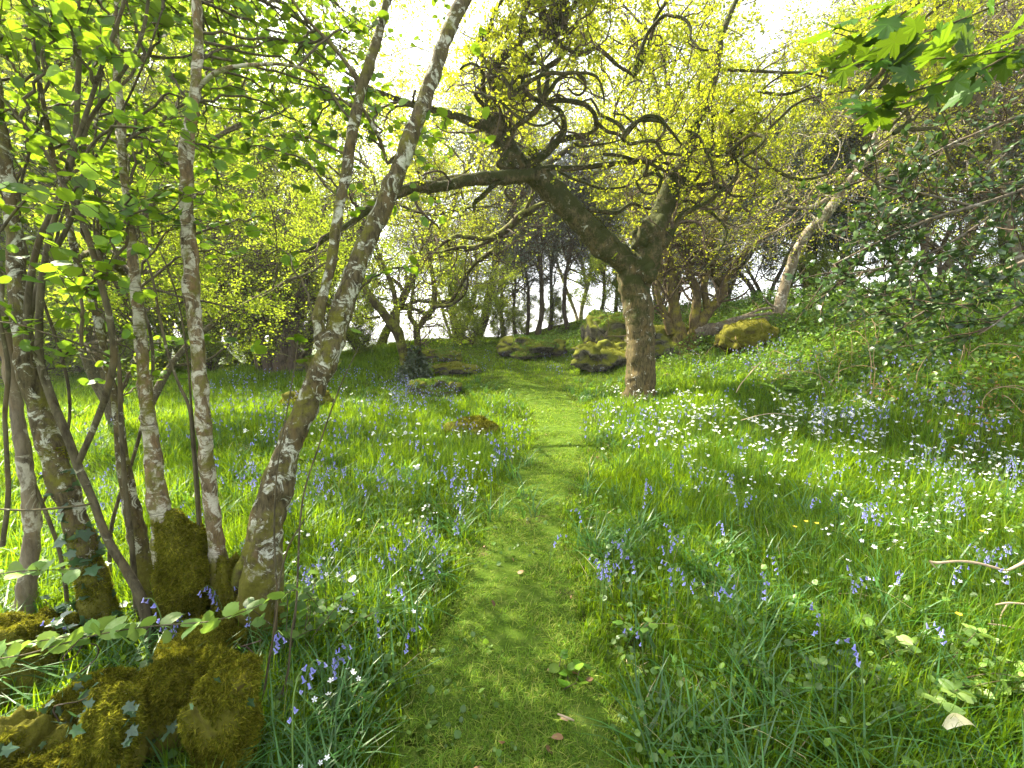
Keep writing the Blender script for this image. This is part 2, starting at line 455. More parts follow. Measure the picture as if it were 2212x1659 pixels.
M_HAZEL = leafmat("hazel_leaf", [(.03, .085, .008), (.055, .14, .010), (.09, .19, .014), (.14, .24, .018)], (.27, .40, .012), 0.48, 0.02, vary=.45)
M_OAKLEAF = leafmat("young_oak_leaf", [(.09, .16, .010), (.16, .24, .012), (.26, .31, .016), (.34, .34, .02)], (.66, .70, .02), 0.56, 0.01)
M_MIDLEAF = leafmat("spring_green_leaf", [(.07, .14, .012), (.12, .20, .016), (.19, .26, .022)], (.50, .60, .03), 0.55, 0.01)
M_DARKLEAF = leafmat("dark_evergreen_leaf", [(.022, .045, .016), (.04, .07, .022), (.06, .09, .03)], (.10, .17, .03), 0.25, 0.08, 0.4)
M_GREYLEAF = leafmat("grey_green_leaf", [(.05, .075, .055), (.08, .11, .08), (.11, .14, .10)], (.12, .18, .10), 0.25, 0.07, 0.4)
M_HOLLY = leafmat("holly_leaf", [(.018, .045, .012), (.032, .07, .018), (.06, .10, .028)], (.10, .18, .02), 0.25, 0.04, 0.35)
M_MAPLE = leafmat("maple_leaf", [(.025, .07, .008), (.05, .12, .012)], (.20, .32, .008), 0.4, 0.02, vary=.45)
M_IVY = leafmat("ivy_leaf", [(.03, .075, .03), (.05, .11, .045), (.09, .15, .08)], (.10, .20, .03), 0.25, 0.05, 0.4)
M_BRAM = leafmat("bramble_leaf", [(.04, .10, .012), (.07, .15, .018), (.12, .20, .025)], (.24, .40, .02), 0.4, 0.03)
M_FRESH = leafmat("fresh_pale_leaf", [(.10, .20, .03), (.16, .27, .05), (.22, .32, .07)], (.30, .44, .05), 0.35, 0.03)
M_MOSS = leafmat("moss", [(.10, .125, .010), (.18, .185, .016), (.30, .27, .03)], (.40, .39, .025), 0.3, 0.0, vary=0.5, patch=(7, .35, 1.0))
M_MOSSD = leafmat("shade_tinted_moss", [(.03, .04, .006), (.06, .07, .009), (.11, .11, .016)], (.18, .18, .015), 0.3, 0.0, vary=0.5, patch=(5, .3, 1.0))  # darker copy of the moss, with the backlit limbs' shade in its colour
M_GRASS = leafmat("meadow_grass", [(.036, .115, .005), (.060, .155, .006), (.095, .19, .008), (.17, .24, .014)], (.36, .54, .008), 0.52, 0.008, 0.5, 0.35, patch=(1.3, .72, 1.0))
M_LAWN = leafmat("mown_grass", [(.06, .14, .008), (.095, .19, .012), (.14, .22, .016), (.26, .27, .06)], (.33, .47, .015), 0.4, 0.01, 0.6, 0.35)
M_STRAP = leafmat("bluebell_leaf", [(.035, .11, .02), (.05, .14, .025)], (.18, .38, .03), 0.35, 0.03, 0.45)
M_STRAW = leafmat("dry_grass", [(.35, .28, .14), (.45, .38, .2)], (.4, .33, .15), 0.3, 0.02)
M_BLUE = leafmat("bluebell_petal", [(.20, .21, .52), (.28, .29, .60), (.38, .38, .66)], (.42, .40, .80), 0.4, 0.02)
M_STEM = leafmat("flower_stem", [(.08, .15, .03), (.12, .18, .05)], (.2, .3, .05), 0.2, 0.02)
M_WHITE = leafmat("white_petal", [(.78, .80, .78), (.85, .85, .82)], (.8, .82, .75), 0.35, 0.02, vary=0.08)
M_YELLOW = leafmat("yellow_petal", [(.75, .55, .02), (.85, .65, .03)], (.8, .6, .02), 0.3, 0.05)

B_LICHEN = barkmat("lichened_bark", (.025, .019, .010), (.12, .098, .05), (.48, .48, .38), 0.48, 0.54, 1.9, bump=1.0, moss=(.12, .115, .018), low_moss=.5)
B_BIRCH = barkmat("birch_bark", (.04, .028, .016), (.20, .15, .085), (.47, .44, .34), 0.62, 0.58, 1.9, bands=0.7, bump=.8, moss=(.12, .115, .018), low_moss=.5)
B_BROWN = barkmat("smooth_brown_bark", (.035, .028, .016), (.11, .095, .055), (.30, .29, .20), 0.25, 0.25, 1.6, bump=0.3)
B_TWIG = barkmat("twig_bark", (.04, .028, .02), (.10, .075, .05), (.28, .25, .2), 0.2, 0.1, 1.5, bump=0.1)
B_OAKM = barkmat("mossy_oak_bark", (.022, .018, .010), (.07, .055, .028), (.3, .3, .24), 0.02, 0.72, 1.0, moss=(.14, .15, .02))
B_OAKT = barkmat("oak_trunk_bark", (.05, .035, .018), (.17, .125, .06), (.5, .5, .45), 0.18, 0.42, 0.9)
B_OAKX = barkmat("oak_bark", (.022, .017, .009), (.12, .095, .042), (.50, .49, .42), 0.22, 0.22, 1.1, moss=(.030, .036, .006), high=(0.3, 2.8, .30))  # moss thickens upward; its colour is darkened to make the limbs look backlit
B_GREY = barkmat("grey_bark", (.05, .042, .03), (.16, .135, .10), (.38, .36, .30), 0.3, 0.15, 0.8)
B_DARK = barkmat("dark_bark", (.035, .027, .02), (.11, .085, .06), (.25, .25, .2), 0.05, 0.35, 0.8)
B_PALE = barkmat("pale_bark", (.08, .065, .045), (.24, .20, .14), (.45, .42, .34), 0.5, 0.03, 0.7)
M_SOIL = groundmat("meadow_soil", [(0.3, (.03, .045, .010)), (0.55, (.06, .085, .014)), (0.75, (.09, .11, .02))], (.055, .042, .02), 0.66)
M_PATH = groundmat("trodden_grass", [(0.3, (.04, .075, .010)), (0.5, (.065, .11, .014)), (0.7, (.11, .15, .03))], (.09, .07, .04), 0.60)
R_MOSSY = rockmat("mossy_rock", (.05, .045, .035), (.17, .155, .125), (.12, .13, .016), 0.40, 0.25)
R_STUMP = rockmat("mossy_wood", (.03, .02, .012), (.10, .06, .03), (.12, .115, .014), 0.10, 0.3)

# ------------------------------------------------------------------ setting: ground and path
def axis(scale, dt, lo, hi, c=0.0):
    t = np.arange(math.asinh((lo - c) / scale), math.asinh((hi - c) / scale) + dt, dt)
    return c + scale * np.sinh(t)
gx = axis(1.4, 0.030, -500, 500); gy = axis(1.6, 0.030, -60, 600, 2.0)
GX, GY = np.meshgrid(gx, gy); gv = np.stack([GX, GY, H(GX, GY)], -1).reshape(-1, 3)
ii = np.arange(GX.size).reshape(GX.shape)
gq = np.stack([ii[:-1, :-1], ii[:-1, 1:], ii[1:, 1:], ii[1:, :-1]], -1).reshape(-1, 4)
build("ground", Geo().add(gv, gq), M_SOIL, smooth=True, kind="structure", label="grassy meadow floor of the woodland rising to a bank")

PATH_PX = [(1070, 1800, 560), (1085, 1659, 520), (1105, 1500, 430), (1115, 1350, 330), (1120, 1250, 250), (1128, 1180, 215), (1140, 1100, 165),
           (1188, 1000, 125), (1212, 930, 112), (1195, 880, 115), (1165, 852, 110), (1120, 833, 90), (1070, 822, 60)]
pc = []
for X, Y, w in PATH_PX:
    l = G(X - w / 2, Y); r = G(X + w / 2, Y); pc.append([*(l + r)[:2] / 2, 0, abs(r[0] - l[0]) / 2])
pc = np.vstack([[pc[0][0] - 0.05, -1.5, 0, pc[0][3]], pc])
PC = catmull(pc, 260)
def path_d(x, y):
    """signed distance to the path edge, negative inside"""
    x = np.asarray(x, float).ravel(); y = np.asarray(y, float).ravel()
    out = np.empty(len(x))
    for s in range(0, len(x), 20000):
        dx = x[s:s + 20000, None] - PC[None, :, 0]; dy = y[s:s + 20000, None] - PC[None, :, 1]
        out[s:s + 20000] = (np.hypot(dx, dy) - PC[None, :, 3]).min(1)
    return out
tg = np.gradient(PC[:, :2], axis=0); tg /= np.linalg.norm(tg, axis=1)[:, None]; nn_ = np.stack([tg[:, 1], -tg[:, 0]], 1)
m_ = 15; uu = np.linspace(-1, 1, m_)
wv = PC[:, 3:4] * (1 + 0.12 * fbm2(PC[:, 1] * 2, PC[:, 0], 1.5, 2, 3))[:, None]
px = PC[:, 0:1] + nn_[:, 0:1] * uu * wv; py = PC[:, 1:2] + nn_[:, 1:2] * uu * wv
pz = H(px, py) + 0.012 - 0.03 * (np.abs(uu) > 0.99)
ip = np.arange(px.size).reshape(px.shape)
build("path", Geo().add(np.stack([px, py, pz], -1).reshape(-1, 3), np.stack([ip[:-1, :-1], ip[:-1, 1:], ip[1:, 1:], ip[1:, :-1]], -1).reshape(-1, 4)),
      M_PATH, smooth=True, kind="structure", label="trodden mown grass path winding away through the bluebell meadow")

# ------------------------------------------------------------------ rocks
def icos(sub):
    bm = bmesh.new(); bmesh.ops.create_icosphere(bm, subdivisions=sub, radius=1)
    V = np.array([v.co[:] for v in bm.verts]); F = np.array([[v.index for v in f.verts] for f in bm.faces]); bm.free()
    return V, F
ICO = {k: icos(k) for k in (3, 4, 5)}
def lump(geo, c, s, seed, sub=5, amp=0.28, fr=1.3, flat=0.0, rz=0.0, boxy=0.0):
    V, F = ICO[sub]; V = V.copy()
    if boxy: V = np.sign(V) * np.abs(V) ** (1 - boxy)
    n = nrm(V)
    V = V * (1 + amp * fbm(n * fr + seed * 7.7, 5, seed))[:, None]
    if flat: V[:, 2] = np.where(V[:, 2] > 0, V[:, 2] * (1 - flat), V[:, 2])
    V = V * s; cr, sr = cos(rz), sin(rz)
    V = np.stack([V[:, 0] * cr - V[:, 1] * sr, V[:, 0] * sr + V[:, 1] * cr, V[:, 2]], 1) + c
    geo.add(V, F); return V, F
def boulder(label, X, Y, d, w, h, depth_ratio=0.8, mat=None, seed=1, nf=2500, fsize=0.03, name="mossy_boulder", rz=0.0, amp=0.25, boxy=0.12, group=None, sink=0.35, fm=None, d0=None):
    """X, Y: foot of the boulder on the photograph; w, h: its size there"""
    b = G(X, Y) if d is None else np.array([*P(X, Y, d)])
    d = b[1]; W = wpx(w, d) / 2; Hh = wpx(h, d)
    t = thing(name, b, label, "boulder", group)
    g = Geo(); V, F = lump(g, b + [0, W * depth_ratio * 0.6, Hh * (0.5 - sink * .5)], (W, W * depth_ratio, Hh * (0.5 + sink * .5)), seed, 5, amp, 1.9, 0, rz, boxy)
    for kk, (ox, oz, sc_) in enumerate([(-.55, .05, .55), (.6, -.05, .5)]):
        lump(g, b + [W * ox, W * depth_ratio * 0.4, Hh * (0.35 + oz)], (W * sc_, W * sc_, Hh * .5), seed + 50 + kk, 4, amp * 1.2, 2.2, 0, 0, .2)
    build("stone", g, mat or R_MOSSY, t, b, True)
    if nf:
        g2 = Geo()
        fuzz(g2, V, F, nf, fsize, mask=lambda p, n: np.clip(n[:, 2] * 1.2 + 0.15 + 0.8 * fbm(p * 2.2, 3, seed), 0, 1) ** 1.5)
        build("moss", g2, fm or M_MOSS, t, b)
    return t
boulder("broad low mossy boulder whose left end juts out beside the oak trunk", 1340, 790, None, 160, 54, 0.8, seed=4, nf=9000, amp=0.45)
boulder("tall ivy covered boulder standing behind the low mossy one by the oak", 1340, 752, 14.6, 135, 76, 0.7, seed=9, nf=5000, fm=M_BRAM, fsize=0.06, boxy=0.35)
boulder("mossy boulder behind the oak trunk reaching to the crooked multi stemmed oak", 1440, 765, None, 150, 60, 0.8, seed=14, nf=3000)
boulder("golden mossy boulder with a shaded hollow on its side by the fallen log", 1628, 757, None, 105, 62, 0.9, R_STUMP, 21, 6000, 0.03)
boulder("overgrown mound of stone with ivy at the far end of the clearing", 1150, 772, None, 140, 44, 0.9, seed=25, nf=6000, fm=M_BRAM, fsize=0.07, amp=0.3)
boulder("low pinkish stone mound left of the overgrown mound in the clearing", 950, 783, None, 85, 28, 0.9, seed=31, nf=3000, fm=M_BRAM, fsize=.05, amp=0.3)
boulder("flat slab of stone with a mossy top beside the twin stemmed tree", 985, 808, None, 90, 22, 0.7, seed=37, nf=4000, amp=0.3)
boulder("dark rounded stone at the foot of the twin stemmed ivy tree", 935, 852, None, 100, 30, 0.8, seed=42, nf=4500, fm=M_BRAM, fsize=.045, amp=0.3)
boulder("small mossy hump in the meadow behind the leaning tree", 655, 885, None, 95, 40, 0.9, R_STUMP, 47, 2500, 0.03)
boulder("low orange mossed hump among the bluebells left of the path", 1015, 950, None, 110, 40, 0.8, R_STUMP, 52, 3500, 0.03)
boulder("small mossy stone at the bottom edge of the dark stemmed thicket", 655, 803, None, 50, 30, 0.9, seed=55, nf=900)

# ------------------------------------------------------------------ trees: traced limbs + grown twigs
def trace(rows, d):
    """rows X, Y, width on the photograph (and an own distance), d: distance"""
    out = []
    for r in rows:
        dd = r[3] if len(r) > 3 else d
        p = P(r[0], r[1], dd); out.append([*p, wpx(r[2], dd) / 2 * .9 * dd / math.hypot(p[0], dd)])
    return np.array(out)
def z2(rows, d0, d1):      # rows measured on the enlargement of the top middle
    n = len(rows)
    return [(x / 3 + 737, y / 3, w / 3, d0 + (d1 - d0) * i / max(1, n - 1)) for i, (x, y, w) in enumerate(rows)]
def z5(rows, d0, d1):
    n = len(rows)
    return [(x / 3 + 737, y / 3 + 553, w / 3, d0 + (d1 - d0) * i / max(1, n - 1)) for i, (x, y, w) in enumerate(rows)]
def z4(rows, d0, d1):
    n = len(rows)
    return [(x / 3, y / 3 + 553, w / 3, d0 + (d1 - d0) * i / max(1, n - 1)) for i, (x, y, w) in enumerate(rows)]
def stack(curves, n=24):
    c = [catmull(s, n) for s in curves]; a = np.array(c)
    return a[:, :, :3], a[:, :, 3]

B_OAKL = barkmat("golden_moss_bark", (.03, .022, .012), (.13, .10, .05), (.3, .3, .2), 0.1, 0.62, 1.0, moss=(.17, .15, .02))
# --- the arching oak
D0 = G(1382, 862)[1]
oak_b = G(1382, 862)
T = thing("oak_tree", oak_b, "crooked mossy oak arching over the path, lichen spotted trunk and twisting limbs", "tree")
g = Geo()
trunk = trace([(1384, 880, 92), (1383, 858, 76), (1383, 825, 66), (1383, 770, 60), (1381, 700, 57), (1376, 650, 58), (1368, 615, 66)], D0)
trunk[:, 3] *= 1.14
LD = D0
limbs = [
 z2([(1860, 1720, 190), (1720, 1600, 215), (1600, 1480, 205), (1500, 1380, 195), (1380, 1250, 180), (1270, 1140, 165), (1150, 1075, 175), (1070, 960, 165), (1010, 860, 150), (980, 810, 110)], LD, LD - 0.9),
 z2([(1240, 1130, 90), (1080, 1150, 105), (950, 1155, 98), (800, 1170, 88), (650, 1210, 84), (500, 1210, 84), (400, 1240, 76), (250, 1300, 66), (150, 1380, 60), (60, 1450, 52), (-60, 1520, 42), (-200, 1620, 26), (-330, 1640, 10)], LD - 0.8, LD - 2.2),
 z2([(1060, 1160, 50), (980, 1210, 46), (920, 1270, 44), (870, 1310, 36), (860, 1360, 26)], LD - 1.0, LD - 1.5),
 z2([(950, 810, 85), (860, 800, 76), (780, 765, 68), (650, 730, 60), (560, 700, 56), (450, 680, 52), (300, 620, 46), (200, 580, 38), (120, 520, 30), (0, 440, 24), (-120, 300, 18), (-260, 150, 12)], LD - 0.95, LD - 2.6),
 z2([(1010, 800, 70), (990, 700, 50), (1000, 600, 48), (975, 540, 60), (970, 470, 62), (1030, 390, 66), (1120, 310, 68), (1190, 240, 64), (1260, 212, 60), (1340, 215, 50), (1410, 210, 50), (1465, 200, 40), (1450, 160, 20)], LD - 0.9, LD - 1.7),
 z2([(975, 440, 46), (905, 375, 44), (872, 310, 42), (900, 250, 42), (965, 185, 38), (980, 110, 30), (1010, 50, 24), (1060, -30, 16), (1080, -120, 10)], LD - 1.2, LD - 1.9),
 z2([(1340, 210, 36), (1330, 140, 34), (1370, 60, 30), (1385, -20, 24), (1370, -140, 14)], LD - 1.5, LD - 1.5),
 z2([(1200, 1070, 90), (1260, 1040, 74), (1330, 990, 70), (1400, 920, 62), (1440, 860, 54), (1440, 780, 46), (1410, 715, 40), (1350, 690, 36), (1305, 660, 34)], LD - 0.7, LD - 1.6),
 z2([(1400, 910, 56), (1500, 890, 50), (1600, 878, 48), (1650, 830, 44), (1645, 750, 42), (1600, 690, 40), (1530, 662, 40), (1410, 648, 40), (1300, 662, 40), (1215, 610, 38), (1175, 540, 36), (1180, 440, 34), (1240, 330, 34), (1320, 245, 34), (1380, 200, 24)], LD - 1.0, LD - 1.6),
 z2([(1305, 665, 40), (1230, 750, 42), (1140, 815, 44), (1095, 880, 46), (1070, 960, 50)], LD - 1.5, LD - 0.9),
 z2([(1180, 560, 26), (1140, 600, 22), (1105, 640, 16)], LD - 1.4, LD - 1.6),
 z2([(1370, 230, 36), (1420, 290, 38), (1490, 330, 38), (1580, 348, 38), (1650, 312, 36), (1720, 360, 34), (1790, 425, 30), (1850, 465, 24), (1900, 500, 12)], LD - 1.5, LD - 1.0),
 z2([(1655, 790, 36), (1720, 850, 34), (1800, 870, 32), (1860, 930, 32), (1960, 915, 30), (2040, 920, 30), (2090, 985, 28), (2200, 1000, 24), (2350, 960, 16), (2500, 990, 8)], LD - 1.2, LD - 0.6),
 z2([(1260, 1110, 60), (1370, 1085, 52), (1450, 1092, 50), (1600, 1080, 46), (1750, 1062, 44), (1900, 1052, 40), (2050, 1045, 36), (2200, 1090, 26), (2380, 1120, 16), (2500, 1060, 8)], LD - 0.7, LD + 0.5),
 z2([(1380, 1090, 26), (1480, 1150, 24), (1600, 1190, 24), (1700, 1222, 22), (1850, 1205, 18), (1960, 1140, 12)], LD - 0.6, LD - 0.2),
 z2([(1700, 1000, 30), (1800, 1010, 30), (1900, 1040, 32), (2000, 1060, 30), (2120, 1120, 26), (2250, 1210, 16)], LD - 0.8, LD + 0.3),
 z2([(1500, 930, 22), (1560, 950, 22), (1660, 940, 20), (1740, 925, 16), (1830, 900, 10)], LD - 1.0, LD - 1.4),
 z2([(1600, 1360, 40), (1700, 1370, 38), (1790, 1375, 36), (1880, 1320, 30), (1980, 1350, 24), (2100, 1340, 14)], LD - 0.2, LD + 0.6),
 # right fork with the hollow knot
 [(1358, 610, 60, LD), (1385, 580, 84, LD - .05), (1400, 548, 80, LD - .1), (1408, 515, 84, LD - .1), (1425, 470, 66, LD), (1445, 420, 62, LD + .1), (1468, 370, 56, LD + .2), (1482, 320, 48, LD + .3), (1500, 270, 40, LD + .4), (1525, 220, 34, LD + .5), (1545, 150, 28, LD + .6), (1560, 70, 20, LD + .6), (1600, -20, 12, LD + .7)],
 [(1520, 235, 15, LD + .4), (1560, 250, 12, LD + .3), (1600, 225, 11, LD + .1), (1640, 200, 10, LD - .1), (1700, 205, 9, LD - .4), (1760, 180, 6, LD - .6), (1840, 150, 4, LD - .8)],
 [(1530, 215, 13, LD + .4), (1510, 190, 11, LD + .2), (1525, 150, 9, LD + 0), (1590, 152, 9, LD - .3), (1680, 156, 9, LD - .6), (1760, 160, 6, LD - .9), (1860, 200, 4, LD - 1)],
 [(1490, 320, 13, LD + .3), (1560, 310, 12, LD + .2), (1620, 325, 11, LD), (1680, 370, 10, LD - .2), (1730, 388, 9, LD - .3), (1790, 375, 8, LD - .5), (1840, 340, 5, LD - .7), (1930, 290, 4, LD - .9)],
 [(1540, 310, 11, LD + .3), (1590, 290, 10, LD + .2), (1650, 285, 9, LD), (1720, 225, 8, LD - .3), (1790, 205, 5, LD - .5), (1900, 190, 4, LD - .7)],
 [(1412, 540, 30, LD - .1), (1440, 520, 26, LD - .2), (1470, 470, 20, LD - .2), (1520, 440, 14, LD - .3)],
]
curves = []
for k, L_ in enumerate(limbs):
    if k == 0:
        l0 = trace(L_, LD); l0[:, 3] *= .88; limb(g := Geo(), np.vstack([trunk, l0]), 28, 0.04, 0.16, 5, 1); build("trunk", g, B_OAKX, T, oak_b, True); curves.append(catmull(l0, 60)); continue
    tr_ = trace(L_, LD); tr_[:, 3] *= .9 if k < 2 else .78
    s = limb(g := Geo(), tr_, 16 if k < 2 else 11, 0.045, 0.16, 7, 20 + k, wob=0.015)
    curves.append(s); build("limb", g, B_OAKX, T, oak_b, True)
# burrs where the limbs meet
g = Geo()
for (x, y, w, dd, sd) in [(1000 / 3 + 737, 830 / 3, 62, LD - .9, 3), (1100 / 3 + 737, 1040 / 3, 66, LD - .8, 4), (1240 / 3 + 737, 980 / 3, 24, LD - .9, 5), (1404, 512, 92, LD - .12, 6), (1385, 585, 92, LD - .05, 8), (1340 / 3 + 737, 215 / 3, 34, LD - 1.5, 9)]:
    lump(g := Geo(), P(x, y, dd), wpx(w, dd) / 2 * .78 * np.array([1, .9, 1]), sd, 4, 0.35, 2.0); build("burr", g, B_OAKX, T, oak_b, True)
cp, cr = stack([c for c in curves])
r1 = np.random.default_rng(5)
# upper limbs of the crown, added largely above view to shade the meadow
up_s = np.array([c[-1, :3] for c in curves if c[-1, 2] > 4.0] + [curves[4][k, :3] for k in (-20, -12, -6)]); nu = len(up_s)
bu, qu = grow(np.repeat(up_s, 3, 0), nrm(np.repeat(up_s - np.array([0, 9.0, 3.0]), 3, 0) * [.5, .3, .3] + r1.normal(0, .6, (nu * 3, 3)) + [0, -.1, 1.0]), r1.uniform(1.2, 2.8, nu * 3), np.full(nu * 3, .04), np.full(nu * 3, .015), 24, .12, .03, .15, r1)
for k in range(len(bu)): build("upper_limb", Geo().add(*tubes(bu[k:k + 1], qu[k:k + 1], 8, .1, 6)), B_OAKX, T, oak_b, True)
cp = np.concatenate([cp, bu]); cr = np.concatenate([cr, qu])
st, dr, ln, rr = spawn(cp, cr, 380, 0.12, 1.0, (0.6, 1.5), (0.5, 1.6), r1, 0.45)
dr = nrm(dr + [0, 0, 0.25]); rr = np.clip(rr, 0.008, 0.034)
b1, q1 = grow(st, dr, ln, rr, rr * 0.35, 16, 0.20, 0.03, 0.12, r1)
st, dr, ln, rr = spawn(b1, q1, 2000, 0.15, 1.0, (0.5, 1.3), (0.25, 0.8), r1, 0.6)
b2, q2 = grow(st, dr, ln, np.clip(rr, .003, .008), np.full(len(st), .002), 9, 0.22, 0.04, 0.15, r1)
st, dr, ln, rr = spawn(b2, q2, 6500, 0.2, 1.0, (0.4, 1.2), (0.1, 0.32), r1, 0.6)
b3, q3 = grow(st, dr, ln, np.full(len(st), .0026), np.full(len(st), .0014), 5, 0.2, 0.06, 0.0, r1)
g = Geo()
g.add(*tubes(b1, q1, 6, 0.15, 12)); g.add(*tubes(b2, q2, 4)); g.add(*tubes(b3, q3, 3))
build("twigs", g, B_TWIG, T, oak_b, True)
g = Geo()
# young leaves at the twig ends, thick on the upper twigs
for (bb, per, sz) in ((b3, 3, .05), (b2, 1, .05)):
    p, t = along(bb, per, 0.45, 1.0, r1)
    hz = p[:, 2]; keep = r1.uniform(0, 1, len(p)) < np.clip((hz - 3.2) / 2.6, 0.02, 1) ** 1.2 * np.clip(fbm(p * 1.6, 2, 31) + .75, .08, 1) * np.clip(sstep(LD - 2.2, LD + .3, p[:, 1]) + sstep(5.2, 6.5, hz), .12, 1)
    p, t = p[keep], t[keep]; k = 6
    p = np.repeat(p, k, 0) + r1.normal(0, 0.034, (len(p) * k, 3)); t = np.repeat(t, k, 0)
    leaves(g, p, r1.uniform(.6, 1.3, len(p)) * sz, T_SIMPLE, t, 0.25, r1)
build("crown", g, M_OAKLEAF, T, oak_b)
# moss tufts hanging on the limbs
g = Geo()
for c in curves[:10] + curves[18:19]:
    o = tubes(c[None, ::2, :3], c[None, ::2, 3] * 0.98, 8, 0.12, 7, 20)
    fuzz(g, o[0], o[1], int(900 + 60000 * c[:, 3].mean() * 0.35), 0.02, r1, mask=lambda p, n: np.clip(n[:, 2] + 0.45 + .6 * fbm(p * 3, 2, 2), 0.02, 1), droop=0.1)
build("moss", g, M_MOSSD, T, oak_b)

# --- small twin stemmed tree with ivy at its foot
tb = G(895, 822); DT = tb[1]
T = thing("twin_stemmed_tree", tb, "small dark forked tree with two stems and ivy round its foot", "tree")
raw = [
 z5([(470, 830, 90), (430, 760, 76), (400, 600, 74), (350, 470, 74), (280, 380, 66), (200, 280, 56), (140, 180, 46), (90, 60, 36), (50, -80, 28), (0, -230, 14)], DT, DT - .3),
 z5([(360, 460, 44), (362, 340, 40), (330, 200, 36), (275, 60, 30), (230, -60, 24), (200, -220, 12)], DT, DT + .6),
 z5([(480, 830, 70), (490, 740, 56), (495, 600, 50), (490, 440, 48)], DT + .1, DT + .1),
 z5([(500, 470, 34), (545, 400, 44), (598, 330, 42), (602, 200, 34), (580, 60, 28), (560, -60, 22), (590, -200, 12)], DT + .1, DT + .3),
 z5([(490, 450, 30), (445, 385, 36), (460, 260, 26), (485, 100, 24), (515, -40, 20), (540, -180, 10)], DT + .1, DT + .2),
 z5([(590, 335, 30), (700, 300, 28), (775, 190, 26), (840, 80, 26), (930, 0, 30), (1000, -40, 44)], DT + .1, DT - 1.0),
 z2([(800, 1620, 40), (900, 1590, 42), (980, 1540, 50), (1080, 1480, 52), (1160, 1400, 54), (1260, 1345, 40), (1330, 1310, 24)], DT - 1.0, DT - 1.4),
 z2([(990, 1540, 30), (930, 1545, 34), (850, 1540, 36), (760, 1530, 34), (690, 1560, 26), (600, 1620, 20)], DT - 1.2, DT - 1.2),
 z2([(960, 1550, 24), (880, 1600, 28), (780, 1600, 26), (690, 1620, 18), (560, 1640, 10)], DT - 1.2, DT - .9),
 z2([(1180, 1390, 26), (1230, 1280, 26), (1240, 1220, 20), (1200, 1150, 12)], DT - 1.3, DT - 1.5),
 z2([(1160, 1340, 22), (1100, 1290, 24), (1060, 1240, 20), (1085, 1200, 14)], DT - 1.3, DT - 1.5),
 z5([(605, 325, 26), (700, 318, 26), (790, 255, 24), (820, 170, 20), (800, 60, 14), (840, -60, 8)], DT, DT - .8),
 z5([(250, 395, 22), (170, 400, 22), (80, 355, 18), (0, 380, 12), (-90, 340, 8)], DT, DT - 1),
]
g = Geo(); cv = []
for k, L_ in enumerate(raw): cv.append(limb(g, trace(L_, DT), 12, 0.06, 0.14, 6, 60 + k, 0.02))
build("trunk", g, B_OAKM, T, tb, True)
cp, cr = stack(cv); r1 = np.random.default_rng(8)
st, dr, ln, rr = spawn(cp, cr, 110, 0.3, 1.0, (0.6, 1.4), (0.8, 2.2), r1, 0.4)
b1, q1 = grow(st, dr, ln, np.clip(rr, .008, .02), np.full(len(st), .005), 12, 0.14, 0.02, 0.12, r1)
st, dr, ln, rr = spawn(b1, q1, 700, 0.15, 1, (0.4, 1.2), (0.3, 1.0), r1)
b2, q2 = grow(st, dr, ln, np.full(len(st), .006), np.full(len(st), .003), 7, 0.16, 0.0, 0.1, r1)
g = Geo(); g.add(*tubes(b1, q1, 5)); g.add(*tubes(b2, q2, 3)); build("twigs", g, B_TWIG, T, tb, True)
g = Geo(); p, t = along(b2, 5, .4, 1, r1); p = np.repeat(p, 2, 0) + r1.normal(0, .04, (2 * len(p), 3)); leaves(g, p, r1.uniform(.035, .07, len(p)), T_SIMPLE, None, .2, r1)
build("crown", g, M_MIDLEAF, T, tb)
g = Geo(); n = 2600
a = r1.uniform(0, 2 * pi, n); hh = r1.uniform(0, 1, n) ** 1.6
p = tb + np.stack([np.cos(a) * (.42 * (1 - hh) + .16) * r1.uniform(.5, 1.1, n), np.sin(a) * (.42 * (1 - hh) + .16) * r1.uniform(.5, 1.1, n), hh * 1.0 + .05], 1)
leaves(g, p, r1.uniform(.05, .09, n), T_IVY, None, .3, r1); build("ivy", g, M_DARKLEAF, T, tb)

